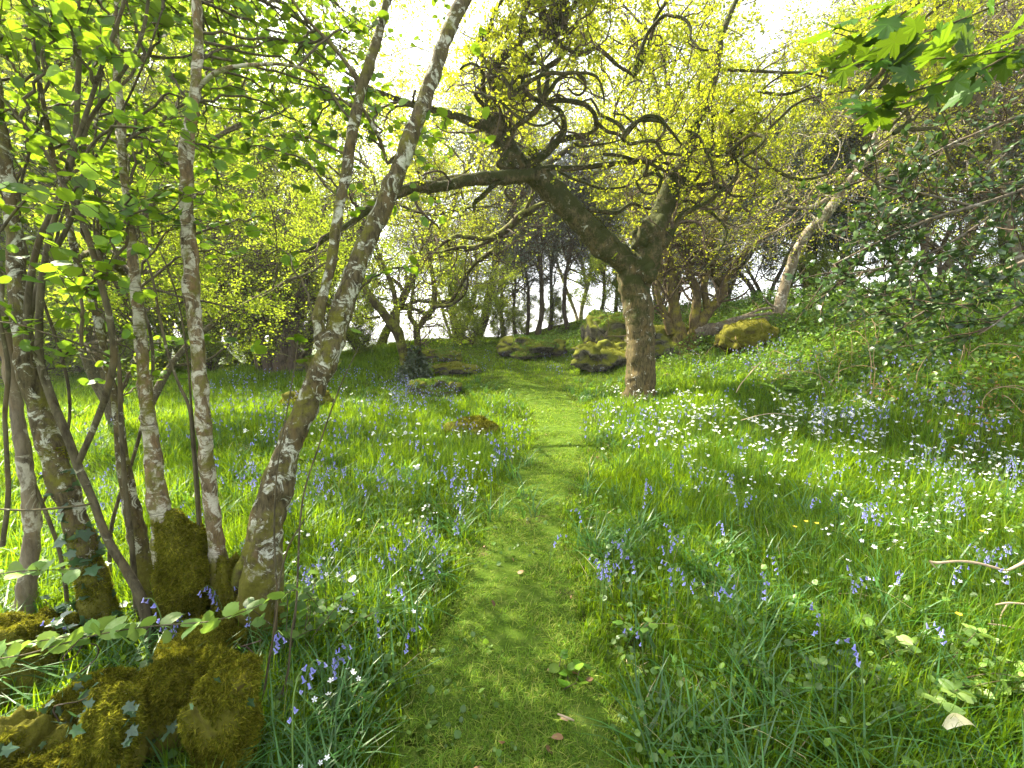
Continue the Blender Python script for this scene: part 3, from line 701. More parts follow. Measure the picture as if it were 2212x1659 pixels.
# --- general grower for the other trees
def grown_tree(seed, stems, hgt, r0, spread, bark, leafm, leafsz, nleaf, lean=0.1, l1=26, l2=230, l3=1300, t0=0.25, up=0.10, crook=0.12, flat=.25, twig=True, l1len=(.25, .5), sag=0.0, curl=.12, tpl=T_SIMPLE):
    """returns geos trunk, twigs, crown around the origin"""
    r = np.random.default_rng(seed)
    rgc = None; a = r.uniform(0, 2 * pi, stems); st = np.stack([np.cos(a), np.sin(a), 0 * a], 1) * (0.5 * r0 * math.sqrt(stems)) - [0, 0, .3]
    dr = nrm(np.stack([np.cos(a) * lean, np.sin(a) * lean, np.ones(stems)], 1) * [1 if stems > 1 else .6, 1 if stems > 1 else .6, 1])
    ln = r.uniform(.8, 1.0, stems) * hgt; rr = np.full(stems, r0) * r.uniform(.6, 1, stems)
    b0, q0 = grow(st, dr, ln, rr, rr * .22, 22, crook * .55, .03, curl * .5, r)
    q0[:, 0] *= 1.5; q0[:, 1] *= 1.15
    st, dr, ln, rr = spawn(b0, q0, l1, t0, .98, (.6, 1.35), (hgt * l1len[0] * spread, hgt * l1len[1] * spread), r, .5)
    b1, q1 = grow(st, dr, ln, np.clip(rr, .02, .3), np.clip(rr * .3, .008, 1), 14, crook, up - sag, curl, r)
    st, dr, ln, rr = spawn(b1, q1, l2, .15, 1, (.4, 1.2), (hgt * .07, hgt * .22), r, .5)
    b2, q2 = grow(st, dr, ln, np.clip(rr, .008, .05), np.full(len(st), .006), 9, crook * 1.2, .03 - sag, curl, r)
    st, dr, ln, rr = spawn(b2, q2, l3, .2, 1, (.3, 1.1), (hgt * .03, hgt * .09), r, .5)
    b3, q3 = grow(st, dr, ln, np.full(len(st), .006), np.full(len(st), .003), 5, .15, 0 - sag, .08, r)
    g0 = Geo(); g0.add(*tubes(b0, q0, 12, .15, 3, seed)); g0.add(*tubes(b1, q1, 7, .12, 4, seed))
    g1 = Geo(); g1.add(*tubes(b2, q2, 4)); g1.add(*tubes(b3, q3, 3))
    g2 = Geo(); per = max(1, nleaf // (len(b3) * 3))
    p, t = along(b3, per, .2, 1, r); p = p[r.uniform(0, 1, len(p)) < .52]; p = np.repeat(p, 6, 0) + r.normal(0, leafsz * 1.7, (6 * len(p), 3))
    leaves(g2, p, r.uniform(.6, 1.35, len(p)) * leafsz, tpl, None, flat, r)
    return g0, g1, g2, bark, leafm
def plant(name, geos, base, label, cat="tree", group=None, rz=0.0, sc=1.0):
    g0, g1, g2, bark, leafm = geos
    t = thing(name, base, label, cat, group, rz); t.scale = (sc, sc, sc)
    build("trunk", g0, bark, t, (0, 0, 0), True)
    build("twigs", g1, B_TWIG, t, (0, 0, 0), True)
    build("crown", g2, leafm, t, (0, 0, 0))
    return t
def at(X, Y=None, d=None, dz=0.0):
    if d is None: return G(X, Y)
    a, _ = ray(X, 700); x = a * d
    return np.array([x, d, float(H(x, d)) + dz])

# dark thicket tree of many stems, left of the twin stemmed tree
b = G(600, 806)
r1 = np.random.default_rng(12)
T = thing("multi_stemmed_tree", b, "dark tree of many stems with a long low limb reaching left over the meadow", "tree")
DM = b[1]
raw = [z4([(1820, 780, 170), (1830, 690, 150), (1840, 600, 110), (1800, 420, 70), (1730, 200, 60), (1660, -40, 50), (1620, -300, 30)], DM, DM),
       z4([(1760, 760, 110), (1720, 640, 80), (1690, 540, 66), (1640, 440, 60), (1580, 370, 52), (1500, 310, 46), (1400, 290, 40), (1300, 270, 36), (1180, 235, 30), (1080, 195, 26), (950, 130, 20), (820, 90, 14)], DM, DM - 2.5),
       z4([(1870, 760, 110), (1900, 600, 90), (1910, 450, 70), (1940, 300, 60), (1990, 120, 50), (2050, -100, 36), (2120, -350, 20)], DM, DM + .5),
       z4([(1680, 740, 60), (1670, 600, 56), (1690, 400, 44), (1700, 200, 40), (1690, 0, 30), (1600, -300, 20)], DM + .6, DM + .6),
       z4([(1850, 560, 60), (1870, 350, 54), (1860, 100, 44), (1840, -150, 34), (1900, -450, 20)], DM, DM - .5),
       z4([(1700, 560, 40), (1600, 260, 34), (1480, 30, 28), (1380, -150, 20), (1200, -300, 12)], DM, DM - 1.5)]
g = Geo(); cv = []
for k, L_ in enumerate(raw): cv.append(limb(g, trace(L_, DM), 12, 0.08, 0.18, 5, 80 + k, 0.03))
build("trunk", g, B_DARK, T, b, True)
cp, cr = stack(cv)
st, dr, ln, rr = spawn(cp, cr, 100, .25, 1, (.7, 1.5), (1.2, 3.6), r1, .4)
b1, q1 = grow(st, dr, ln, np.clip(rr, .015, .05), np.full(len(st), .01), 14, .16, .02, .14, r1)
st, dr, ln, rr = spawn(b1, q1, 900, .1, 1, (.4, 1.2), (.5, 1.6), r1)
b2, q2 = grow(st, dr, ln, np.full(len(st), .009), np.full(len(st), .005), 8, .18, 0, .15, r1)
st, dr, ln, rr = spawn(b2, q2, 4000, .1, 1, (.4, 1.2), (.2, .6), r1)
b3, q3 = grow(st, dr, ln, np.full(len(st), .005), np.full(len(st), .003), 5, .2, 0, .1, r1)
g = Geo(); g.add(*tubes(b1, q1, 6)); g.add(*tubes(b2, q2, 4)); g.add(*tubes(b3, q3, 3)); build("twigs", g, B_TWIG, T, b, True)
g = Geo(); p, t = along(b3, 5, .2, 1, r1); p = p[r1.uniform(0, 1, len(p)) < .42]; p = np.repeat(p, 2, 0) + r1.normal(0, .06, (2 * len(p), 3)); leaves(g, p, r1.uniform(.05, .09, len(p)), T_SIMPLE, None, .3, r1)
build("crown", g, M_MIDLEAF, T, b)

# crooked oak of several stems, behind and right of the arching oak
b = G(1480, 757); DR = b[1]; r1 = np.random.default_rng(14)
T = thing("crooked_oak", b, "crooked mossy oak of several zigzag stems beside the fallen log", "tree")
raw = [[(1472, 765, 80), (1466, 720, 60), (1455, 660, 46), (1450, 600, 42), (1442, 520, 36), (1450, 450, 30), (1440, 380, 24), (1460, 300, 16)],
       [(1490, 760, 70), (1512, 700, 46), (1545, 655, 40), (1562, 620, 40), (1548, 590, 36), (1530, 545, 34), (1550, 495, 30), (1580, 440, 26), (1600, 390, 22), (1630, 330, 16)],
       [(1500, 740, 46), (1500, 690, 40), (1505, 640, 36), (1490, 590, 30), (1480, 540, 28), (1500, 480, 24), (1530, 420, 20), (1520, 340, 14)],
       [(1530, 670, 30), (1520, 620, 28), (1528, 580, 20), (1500, 540, 14)],
       [(1452, 720, 40), (1435, 680, 28), (1420, 630, 22), (1425, 570, 20), (1410, 520, 14)],
       [(1562, 615, 24), (1600, 560, 20), (1640, 520, 16), (1700, 480, 10)]]
g = Geo(); cv = []
for k, L_ in enumerate(raw): tr_ = trace(L_, DR); tr_[:, 3] *= .62; cv.append(limb(g, tr_, 12, 0.07, 0.2, 5, 90 + k, 0.03))
build("trunk", g, B_OAKL, T, b, True)
cp, cr = stack(cv)
st, dr, ln, rr = spawn(cp, cr, 80, .2, 1, (.6, 1.4), (.9, 3.0), r1, .4)
b1, q1 = grow(st, dr, ln, np.clip(rr, .012, .04), np.full(len(st), .008), 14, .18, .04, .2, r1)
st, dr, ln, rr = spawn(b1, q1, 480, .1, 1, (.4, 1.2), (.4, 1.3), r1)
b2, q2 = grow(st, dr, ln, np.full(len(st), .008), np.full(len(st), .004), 8, .2, 0, .15, r1)
st, dr, ln, rr = spawn(b2, q2, 1500, .1, 1, (.4, 1.2), (.15, .5), r1)
b3, q3 = grow(st, dr, ln, np.full(len(st), .004), np.full(len(st), .003), 5, .2, 0, .1, r1)
g = Geo(); g.add(*tubes(b1, q1, 6)); g.add(*tubes(b2, q2, 4)); g.add(*tubes(b3, q3, 3)); build("twigs", g, B_TWIG, T, b, True)
g = Geo(); p, t = along(b3, 4, .2, 1, r1); p = p[r1.uniform(0, 1, len(p)) < np.clip((p[:, 2] - 2.6) / 3.5, .06, 1)]; p = np.repeat(p, 2, 0) + r1.normal(0, .05, (2 * len(p), 3)); leaves(g, p, r1.uniform(.04, .075, len(p)), T_SIMPLE, None, .25, r1)
build("crown", g, M_OAKLEAF, T, b)

# pale leaning birch on the right bank
r1 = np.random.default_rng(15)
rows = [(1670, 700, 40, 13), (1700, 600, 36, 13), (1735, 515, 34, 12.7), (1770, 478, 36, 12.4), (1802, 438, 34, 12.1), (1830, 395, 28, 12), (1868, 352, 25, 11.9), (1890, 305, 22, 11.8), (1905, 250, 18, 11.7), (1925, 180, 14, 11.6), (1940, 60, 10, 11.5)]
b = P(1670, 700, 13); b[2] = H(b[0], b[1]); rows[0] = (1665, 745, 44, 13)
T = thing("leaning_birch", b, "pale barked birch leaning right above the bramble bank", "tree")
g = Geo(); cv = [limb(g, trace(rows, 12) * [1, 1, 1, .75], 14, .06, .08, 5, 3, .03)]
cv.append(limb(g, trace([(1830, 395, 16, 12), (1800, 420, 14, 11.8), (1760, 445, 12, 11.6), (1720, 450, 10, 11.4), (1680, 440, 6, 11.2)], 12), 8, .06, .1, 5, 4))
build("trunk", g, B_PALE, T, b, True)
cp, cr = stack(cv)
st, dr, ln, rr = spawn(cp, cr, 34, .55, 1, (.6, 1.4), (1.0, 3.2), r1, .4)
b1, q1 = grow(st, dr, ln, np.clip(rr, .012, .03), np.full(len(st), .006), 14, .12, .0, .12, r1)
st, dr, ln, rr = spawn(b1, q1, 320, .1, 1, (.4, 1.1), (.5, 1.5), r1)
b2, q2 = grow(st, dr, ln, np.full(len(st), .007), np.full(len(st), .004), 8, .12, -.03, .1, r1)
st, dr, ln, rr = spawn(b2, q2, 1000, .1, 1, (.3, 1.1), (.2, .6), r1)
b3, q3 = grow(st, dr, ln, np.full(len(st), .004), np.full(len(st), .003), 5, .15, -.05, .1, r1)
g = Geo(); g.add(*tubes(b1, q1, 6)); g.add(*tubes(b2, q2, 4)); g.add(*tubes(b3, q3, 3)); build("twigs", g, B_PALE, T, b, True)
g = Geo(); p, t = along(b3, 6, .2, 1, r1); leaves(g, p + r1.normal(0, .05, p.shape), r1.uniform(.03, .06, len(p)), T_SIMPLE, None, .3, r1)
build("crown", g, M_OAKLEAF, T, b)

# --- woodland round the clearing
GRP = "trees round the clearing"
light = grown_tree(101, 3, 9.5, .13, 1.0, B_BROWN, M_MIDLEAF, .062, 66000, lean=.35, l1=34, l2=300, l3=1500, t0=.12)
oaky = grown_tree(102, 2, 10.5, .2, 1.2, B_OAKM, M_OAKLEAF, .07, 36000, lean=.4, l1=26, l2=320, l3=2400, t0=.2, crook=.2, curl=.22)
darkt = grown_tree(103, 4, 9, .13, .8, B_DARK, M_DARKLEAF, .08, 46000, lean=.2, l1=36, l2=330, l3=2300, t0=.2)
tall = grown_tree(104, 1, 12, .22, .7, B_DARK, M_GREYLEAF, .07, 24000, lean=.1, l1=26, l2=280, l3=2200, t0=.26, curl=.03, crook=.2)
twiggy = grown_tree(105, 3, 9.5, .12, 1.0, B_PALE, M_OAKLEAF, .05, 14000, lean=.4, l1=30, l2=420, l3=4200, t0=.2, sag=.02)
shrub = grown_tree(106, 6, 3.6, .035, 1.0, B_TWIG, M_MIDLEAF, .05, 34000, lean=.5, l1=40, l2=260, l3=1200, t0=.05)
ball = grown_tree(107, 3, 6.5, .12, .9, B_GREY, M_GREYLEAF, .07, 60000, lean=.45, l1=44, l2=420, l3=3200, t0=.28)
PROTO = {}
def put(kind, X, d, label, rz=0.0, sc=1.0, dz=0.0, name=None, grp=GRP):
    geos = {'light': light, 'oaky': oaky, 'dark': darkt, 'tall': tall, 'twiggy': twiggy, 'shrub': shrub, 'ball': ball}[kind]
    nm = name or {'light': 'leafy_tree', 'oaky': 'young_leaved_oak', 'dark': 'evergreen_tree', 'tall': 'tall_thin_tree', 'twiggy': 'twiggy_tree', 'shrub': 'shrub', 'ball': 'grey_green_tree'}[kind]
    base = at(X, d=d, dz=dz)
    if kind not in PROTO:
        PROTO[kind] = plant(nm, geos, base, label, "shrub" if kind == 'shrub' else "tree", grp, rz, sc); return PROTO[kind]
    o = dup(PROTO[kind], base, rz, sc, label, grp); o.name = nm; return o
put('light', 60, 29, "bright yellow green tree at the far left behind the brown stems", 0, 1.40)
put('light', 240, 27, "sunlit leafy tree seen between the pale birch stems", 2.1, 1.95)
put('light', -250, 27, "leafy tree half hidden past the leftmost trunks", 4.0, 1.55)
put('light', 430, 25, "bright leafy tree between the straight birch and the leaning tree", 1.2, 1.85)
put('light', 330, 33, "pale green tree far beyond the birch stems", .4, 1.55)
put('shrub', 110, 19, "low sunlit bush at the left edge of the meadow", 1, .7)
put('shrub', 330, 21, "yellow green bush between the two birch stems at the meadow edge", 2, .75)
put('ball', 200, 30, "dusky blue green tree seen low behind the left stems", 2, 0.80)
put('oaky', 520, 30, "young leaved oak rising behind the dark many stemmed tree", 3.1, 1.45)
put('shrub', 775, 20, "green bush between the dark thicket and the twin stemmed tree", 4, .8)
put('light', 650, 31, "tall leafy tree just left of the bright gap in the wood", 5.2, 1.9)
put('twiggy', 985, 34, "bare twigged tree right of the bright gap behind the twin stemmed tree", 2.2, 1.32)
put('shrub', 1010, 20.5, "slender stemmed shrub at the back of the clearing left of the mound", 0.5, 1.05)
put('tall', 1086, 27, "dark curved trunk leftmost in the row on the skyline", .3, 0.92)
put('tall', 1112, 28.5, "slim dark trunk second in the skyline row", 1.7, 0.80)
put('tall', 1140, 27.5, "slim upright trunk third in the skyline row", 2.9, 0.83)
put('tall', 1166, 26, "stoutest dark trunk in the middle of the skyline row", 4.4, 1.09)
put('tall', 1190, 29, "dark trunk just right of the stoutest one on the skyline", 5.1, 0.92)
put('tall', 1222, 26.5, "pale leaning trunk at the right end of the skyline row", 0.9, 0.94)
put('tall', 1300, 30, "slim trunk left of the ivy covered boulder on the skyline", 3.6, 0.92)
put('tall', 1330, 27, "thin trunk rising from behind the ivy covered boulder", 2.4, 0.80)
put('twiggy', 1250, 36, "pale twiggy tree spreading over the skyline trunks", 1.1, 1.55)
put('twiggy', 1420, 30, "twiggy tree filling the gap behind the forked oak", 3.3, 1.55)
put('oaky', 1560, 22, "young leaved oak behind the crooked mossy one", .2, 1.52)
put('ball', 1650, 20, "round grey green evergreen tree beyond the golden boulder", 0.2, 1.09)
put('dark', 1560, 27, "dark evergreen behind the round grey green tree", 1.0, 1.04)
put('dark', 1830, 19, "dark evergreen above the bank left of the holly branches", 2.5, 0.94)
put('light', 1760, 24, "leafy tree behind the leaning pale birch", 3.0, 1.47)
put('twiggy', 1980, 18, "brown twiggy tree on top of the bank behind the holly", 4.2, 1.63)
put('twiggy', 2250, 14, "twiggy tree at the right edge high on the bank", 1.4, 1.47)
put('light', 2120, 22, "yellow green tree on the bank top at the right edge", 5.5, 1.55)
put('dark', 2420, 13, "dark evergreen standing off to the right of the bank", .8, 1.17)
put('oaky', 1440, 24, "spreading oak in young leaf standing behind the top of the arch", 1.3, 1.05)
put('oaky', 1720, 21.0, "oak in young leaf on the bank behind the pale leaning birch", 4.0, 0.95)
put('oaky', 600, 19.5, "tall young leaved oak with its crown just behind the dark multi stemmed tree", 5.6, 1.45)
put('light', 400, 29, "leafy tree filling the view behind the straight birch", 2.6, 1.5)
put('light', 400, 24.0, "broad leafy tree crowding behind the straight birch", 0.3, 1.6)
put('light', -80, 31.0, "broad leafy tree behind the leftmost rods", 3.9, 1.7)
put('light', 170, 26.0, "leafy tree in the second row behind the silver birch", 2.7, 1.8)
put('twiggy', 2060, 19.5, "fine twigged tree leaning over the upper right of the bank", 2.9, 1.15)
put('dark', 640, 38, "far dark evergreen behind the many stemmed tree", 4.2, 1.3)
put('shrub', 1370, 22, "green bush behind the ivy covered boulder", 2.2, 1.0)
put('shrub', 560, 24, "yellow green bush left of the dark thicket foot", 3.2, 1.1)
put('shrub', 250, 20, "sunlit bush right of the white birch at the far meadow edge", 4.1, 1.3)
put('shrub', 440, 19, "sunlit bush just right of the straight birch at the far meadow edge", 1.1, 1.1)
put('shrub', 130, 22, "taller sunlit bush seen low between the brown rods", 3.3, 1.5)
put('shrub', -120, 17, "sunlit bush at the extreme left of the meadow edge", 2.3, 1.4)
put('shrub', 20, 15, "sunlit bush beyond the stout mossy footed trunk", 5.2, 1.0)
put('light', 560, 27, "tall leafy tree closing the sky above the dark thicket", 0.8, 2.1)
put('oaky', 800, 26, "tall oak in young leaf over the bright gap beside the leaning tree top", 2.9, 1.75)
put('oaky', 1010, 30, "tall oak in young leaf behind the highest curls of the arching oak", 4.9, 1.9)
put('light', 330, 31, "tall leafy tree between the two pale birches, second row", 1.9, 2.3)
put('shrub', 1075, 25, "low bush at the left foot of the skyline trunks", 5.0, .55)
put('shrub', 1205, 29, "low bush at the right foot of the skyline trunks", 1.0, .7)
put('shrub', 1130, 31, "small far bush seen between the skyline trunks", 2.0, .8)
put('light', 255, 7.4, "small leafy tree added right behind the thin mossy tree to shade the meadow", 4.4, .72)  # tree added so its crown throws patchy shade on the left meadow
put('shrub', 2180, 15.5, "pinkish green bush on the sunlit top of the bank", 2.2, .7)
put('shrub', 1750, 17.5, "low bush at the foot of the dark evergreen on the bank", 3.2, .55)

# ------------------------------------------------------------------ foreground stems on the left
def fore_tree(name, label, base, parts, leaf=None):
    t = thing(name, base, label, "tree")
    return t
HZ = []      # traced stems available for leafy branches
DF = 1.0
def stems(T, base, name, mat, raws, seed, sides=30, rough=.20, wob=.012, step=.02):
    for k, L_ in enumerate(raws):
        L_ = [(*r_[:3], (r_[3] if len(r_) > 3 else 2.4) * DF) for r_ in L_]
        g = Geo(); tr_ = trace(L_, 2.4); t2 = np.gradient(tr_[:, :3], axis=0); hb = np.clip((tr_[:, 2] - tr_[0, 2]) / .45, 0, 3); tr_[:, 3] *= (.86 + .34 * np.exp(-hb ** 2) * (L_[0][2] > 50)) * np.clip(np.abs(t2[:, 2]) / np.hypot(t2[:, 0], t2[:, 2]), .72, 1); HZ_.append(limb(g, tr_, sides if L_[0][2] > 20 else 9, step, rough, 14, seed + k, wob))
        build(name, g, mat, T, base, True)
def leafy(T, base, curves_, targets, seed, leafm, lsize=(.05, .095), nper=(6, 12), tpl=T_HAZEL, part="crown", tw=B_BROWN, dist=.55, grow_lf=(.25, .6), flat=.55, r0=.0035):
    """branches from the stems to target points (X, Y, d) with twigs and broad leaves"""
    r = np.random.default_rng(seed); main = []
    allp = np.concatenate([c[:, :3] for c in curves_])
    for X, Y, d in targets:
        q = P(X, Y, d)
        dd = np.linalg.norm(allp - q, axis=1) + np.abs(allp[:, 2] - (q[2] - .35)) * .8
        s = allp[np.argmin(dd)]
        m1 = s * .65 + q * .35 + [0, 0, .10] + r.normal(0, .04, 3); m2 = s * .3 + q * .7 + [0, 0, .08] + r.normal(0, .04, 3)
        main.append(np.column_stack([np.array([s, m1, m2, q]), [r0 * 2, r0 * 1.6, r0 * 1.1, r0 * .6]]))
    mp, mr = stack(main, 16)
    mp[:, 2:] += r.normal(0, .008, mp[:, 2:].shape)
    n2 = len(main) * 5
    st, dr, ln, rr = spawn(mp, mr, n2, .25, 1, (.4, 1.2), grow_lf, r, .6)
    dr = nrm(dr * [1, 1, .45] + [0, 0, .12])
    b2, q2 = grow(st, dr, ln, np.full(n2, r0 * .6), np.full(n2, r0 * .3), 8, .10, 0, 0.05, r)
    g = Geo(); g.add(*tubes(mp, mr, 6)); g.add(*tubes(b2, q2, 4)); build("twigs", g, tw, T, base, True)
    g = Geo()
    for bb, per, t0 in ((b2, nper[0], .2), (mp, nper[1], .45)):
        p, t = along(bb, per, t0, 1, r)
        side = nrm(np.cross(t, [0, 0, 1.0])) * r.choice([-1, 1], (len(p), 1))
        dirs = nrm(side + t * .5 + r.normal(0, .25, p.shape))
        leaves(g, p, r.uniform(*lsize, len(p)), tpl, dirs, flat, r)
    build(part, g, leafm, T, base)

# leaning lichened tree, forked
DF = 0.86; b1_ = P(560, 1400, 2.107); b1_[2] = float(H(b1_[0], b1_[1]))
TL = thing("leaning_tree", b1_, "leaning forked tree with white lichen on flaking brown bark beside the path", "tree")
HZ_ = []
stems(TL, b1_, "stem", B_LICHEN, [
 [(548, 1440, 128, 2.4), (556, 1370, 122, 2.4), (562, 1290, 112, 2.4), (568, 1200, 116, 2.42), (585, 1100, 100, 2.45), (612, 1000, 90, 2.5), (650, 905, 78, 2.55), (692, 812, 72, 2.6), (724, 725, 66, 2.65), (750, 640, 58, 2.7), (778, 560, 55, 2.75), (815, 480, 54, 2.8), (850, 400, 50, 2.85), (880, 320, 46, 2.9), (905, 250, 43, 2.95), (930, 180, 40, 3), (955, 110, 38, 3.05), (972, 55, 40, 3.1), (1000, 0, 38, 3.15), (1040, -80, 34, 3.2), (1100, -200, 28, 3.3)],
 [(708, 775, 46, 2.62), (694, 730, 42, 2.62), (690, 690, 36, 2.62), (698, 636, 30, 2.65), (713, 573, 28, 2.7), (727, 480, 28, 2.75), (742, 400, 27, 2.8), (758, 310, 28, 2.85), (775, 220, 30, 2.9), (790, 165, 30, 2.9), (806, 110, 26, 2.95), (822, 50, 24, 3), (838, -20, 22, 3), (860, -120, 18, 3.1)],
 [(782, 190, 20, 2.9), (768, 165, 18, 2.9), (738, 125, 15, 2.95), (700, 80, 13, 3), (660, 40, 11, 3), (610, -30, 9, 3.1)],
 [(775, 225, 14, 2.9), (790, 245, 12, 2.92), (815, 285, 12, 2.95), (832, 320, 11, 3), (843, 352, 8, 3)]], 200)
# second thick root stem hugging the leaning one
stems(TL, b1_, "root_stem", B_OAKM, [[(500, 1420, 120, 2.5), (498, 1340, 100, 2.5), (512, 1270, 76, 2.48), (535, 1200, 50, 2.46), (552, 1140, 34, 2.45)]], 230)
def mossy(T, base, name, lumps_, nf, seed, fs=.014, mat=None):
    g = Geo(); VV = []; FF = []; n = 0
    for c, s, sd, bx in lumps_:
        V, F = lump(g, np.array(c), np.array(s), sd, 5, .22, 2.2, 0, 0, bx); VV.append(V); FF.append(F + n); n += len(V)
    build(name, g, mat or R_STUMP, T, base, True); VV = np.concatenate(VV); FF = np.concatenate(FF); g2 = Geo()
    fuzz(g2, VV, FF, nf, fs, np.random.default_rng(seed), mask=lambda p, nn: np.clip(.7 + 1.2 * fbm(p * 6, 3, seed), 0, 1) * (nn[:, 1] < .6), droop=.4, thick=.22)
    build("moss", g2, M_MOSS, T, base)
pm = lambda X, Y, d, w, h, dep=None, sd=1, bx=.2: (P(X, Y, d), (wpx(w, d) / 2 * .85, wpx(dep or w, d) / 2 * .85, wpx(h, d) / 2 * .9), sd, bx)
mossy(TL, b1_, "stool", [pm(470, 1395, 2.05, 210, 110, 160, 71), pm(550, 1410, 2.02, 110, 120, 110, 72), pm(506, 1310, 2.12, 80, 240, 86, 73, .1), pm(440, 1400, 1.98, 150, 90, 150, 74), pm(585, 1370, 2.05, 60, 130, 60, 76)], 26000, 75)
CL = list(HZ_)

DF = 0.78; b2_ = P(470, 1330, 2.145); b2_[2] = float(H(b2_[0], b2_[1]))
TB = thing("birch_tree", b2_, "straight upright birch with peeling pale bark and a short left kink at mid height", "tree")
HZ_ = []
stems(TB, b2_, "stem", B_BIRCH, [
 [(488, 1400, 66, 2.75), (482, 1300, 58, 2.75), (470, 1200, 52, 2.75), (455, 1080, 48, 2.75), (442, 950, 46, 2.75), (433, 850, 46, 2.77), (424, 740, 46, 2.8), (412, 640, 50, 2.8), (408, 560, 46, 2.8), (402, 480, 42, 2.8), (400, 400, 38, 2.8), (402, 330, 40, 2.82), (412, 260, 36, 2.85), (420, 190, 30, 2.85), (425, 100, 28, 2.9), (422, 0, 26, 2.9), (430, -120, 22, 3)],
 [(424, 195, 20, 2.85), (445, 172, 20, 2.85), (480, 150, 18, 2.8), (540, 138, 15, 2.8), (620, 140, 12, 2.8), (700, 165, 8, 2.8)]], 240)
CB = list(HZ_)

DF = 0.875; b3_ = P(390, 1330, 2.100); b3_[2] = float(H(b3_[0], b3_[1]))
TM = thing("silver_birch", b3_, "slender white birch rising from a fat mossy bole", "tree")
HZ_ = []
mossy(TM, b3_, "bole", [pm(398, 1290, 2.1, 118, 260, 110, 77, .25), pm(392, 1200, 2.1, 100, 170, 96, 78, .1), pm(372, 1160, 2.1, 74, 130, 66, 79, .1), pm(415, 1240, 2.08, 80, 120, 80, 80, .1)], 30000, 81)
HZ_ = []
stems(TM, b3_, "stem", B_BIRCH, [[(366, 1230, 64, 2.38), (352, 1150, 56, 2.4), (341, 1070, 50, 2.4), (330, 980, 46, 2.42), (318, 880, 42, 2.45), (310, 790, 38, 2.48), (304, 700, 36, 2.5), (295, 620, 32, 2.5), (287, 550, 28, 2.5), (280, 460, 26, 2.55), (268, 360, 25, 2.6), (262, 260, 24, 2.6), (255, 140, 20, 2.6), (250, 0, 16, 2.6), (240, -120, 12, 2.6)]], 255)
CM = list(HZ_)

DF = 0.85; b4_ = P(310, 1330, 2.210); b4_[2] = float(H(b4_[0], b4_[1]))
TD = thing("thin_mossy_tree", b4_, "thin brown mossy tree kinked at its foot, left of the white birch", "tree")
HZ_ = []
stems(TD, b4_, "stem", B_LICHEN, [[(350, 1400, 70, 2.6), (322, 1270, 62, 2.6), (295, 1150, 58, 2.6), (275, 1060, 50, 2.6), (262, 980, 36, 2.62), (254, 900, 32, 2.65), (240, 830, 30, 2.65), (222, 740, 28, 2.7), (205, 660, 28, 2.7), (180, 600, 26, 2.7), (162, 540, 22, 2.7), (140, 440, 20, 2.75), (110, 320, 18, 2.8), (90, 180, 15, 2.8), (70, 20, 12, 2.8), (60, -120, 9, 2.8)],
 [(165, 560, 26, 2.7), (200, 545, 30, 3.0), (245, 575, 36, 3.3), (268, 590, 44, 3.5)]], 260)
CD = list(HZ_)

DF = 0.96; b5_ = P(200, 1420, 2.064); b5_[2] = float(H(b5_[0], b5_[1]))
TA = thing("mossy_trunk_tree", b5_, "stout leaning trunk with shiny bark above a mossy ivy clad foot", "tree")
HZ_ = []
stems(TA, b5_, "stem", B_LICHEN, [[(235, 1450, 110, 2.15), (222, 1350, 96, 2.15), (200, 1260, 92, 2.15), (172, 1150, 92, 2.15), (140, 1060, 88, 2.15), (108, 960, 80, 2.18), (78, 870, 74, 2.2), (58, 780, 66, 2.2), (44, 680, 60, 2.22), (34, 580, 54, 2.25), (22, 460, 46, 2.3), (8, 340, 40, 2.3), (-10, 200, 34, 2.3), (-30, 0, 26, 2.3)]], 270)
c = HZ_[0]; c = c[:int(len(c) * .36)]; o = tubes(c[None, :, :3], c[None, :, 3] * 1.0, 16, .13, 14, 270)
g = Geo(); fuzz(g, o[0], o[1], 16000, .011, np.random.default_rng(5), mask=lambda p, n: np.clip(.1 + 1.6 * fbm(p * 6, 3, 5) + (1.0 - p[:, 2]) * .5, 0, 1), droop=.4, thick=.22); build("moss", g, M_MOSS, TA, b5_)
r1 = np.random.default_rng(31)
g = Geo(); c = HZ_[0]; k = r1.integers(0, int(len(c) * .33), 70); a = r1.uniform(-2.6, .6, 70)
p = c[k, :3] + np.stack([np.cos(a), np.sin(a) , 0 * a], 1) * (c[k, 3:4] * 1.15)
leaves(g, p, r1.uniform(.035, .07, 70), T_IVY, None, .1, r1); build("ivy", g, M_IVY, TA, b5_)
CA = list(HZ_)

DF = 0.93; b6_ = P(50, 1400, 2.186); b6_[2] = float(H(b6_[0], b6_[1]))
TP = thing("pale_trunk_tree", b6_, "pale papery trunk standing upright behind the stout mossy footed one", "tree")
HZ_ = []
stems(TP, b6_, "stem", B_PALE, [[(35, 1440, 74, 2.35), (48, 1340, 62, 2.35), (62, 1240, 60, 2.35), (68, 1150, 58, 2.35), (60, 1050, 52, 2.35), (46, 950, 50, 2.35), (30, 850, 46, 2.35), (10, 740, 42, 2.35), (-10, 600, 38, 2.35), (-20, 400, 30, 2.4), (-40, 100, 24, 2.4)]], 280)
CP_ = list(HZ_)

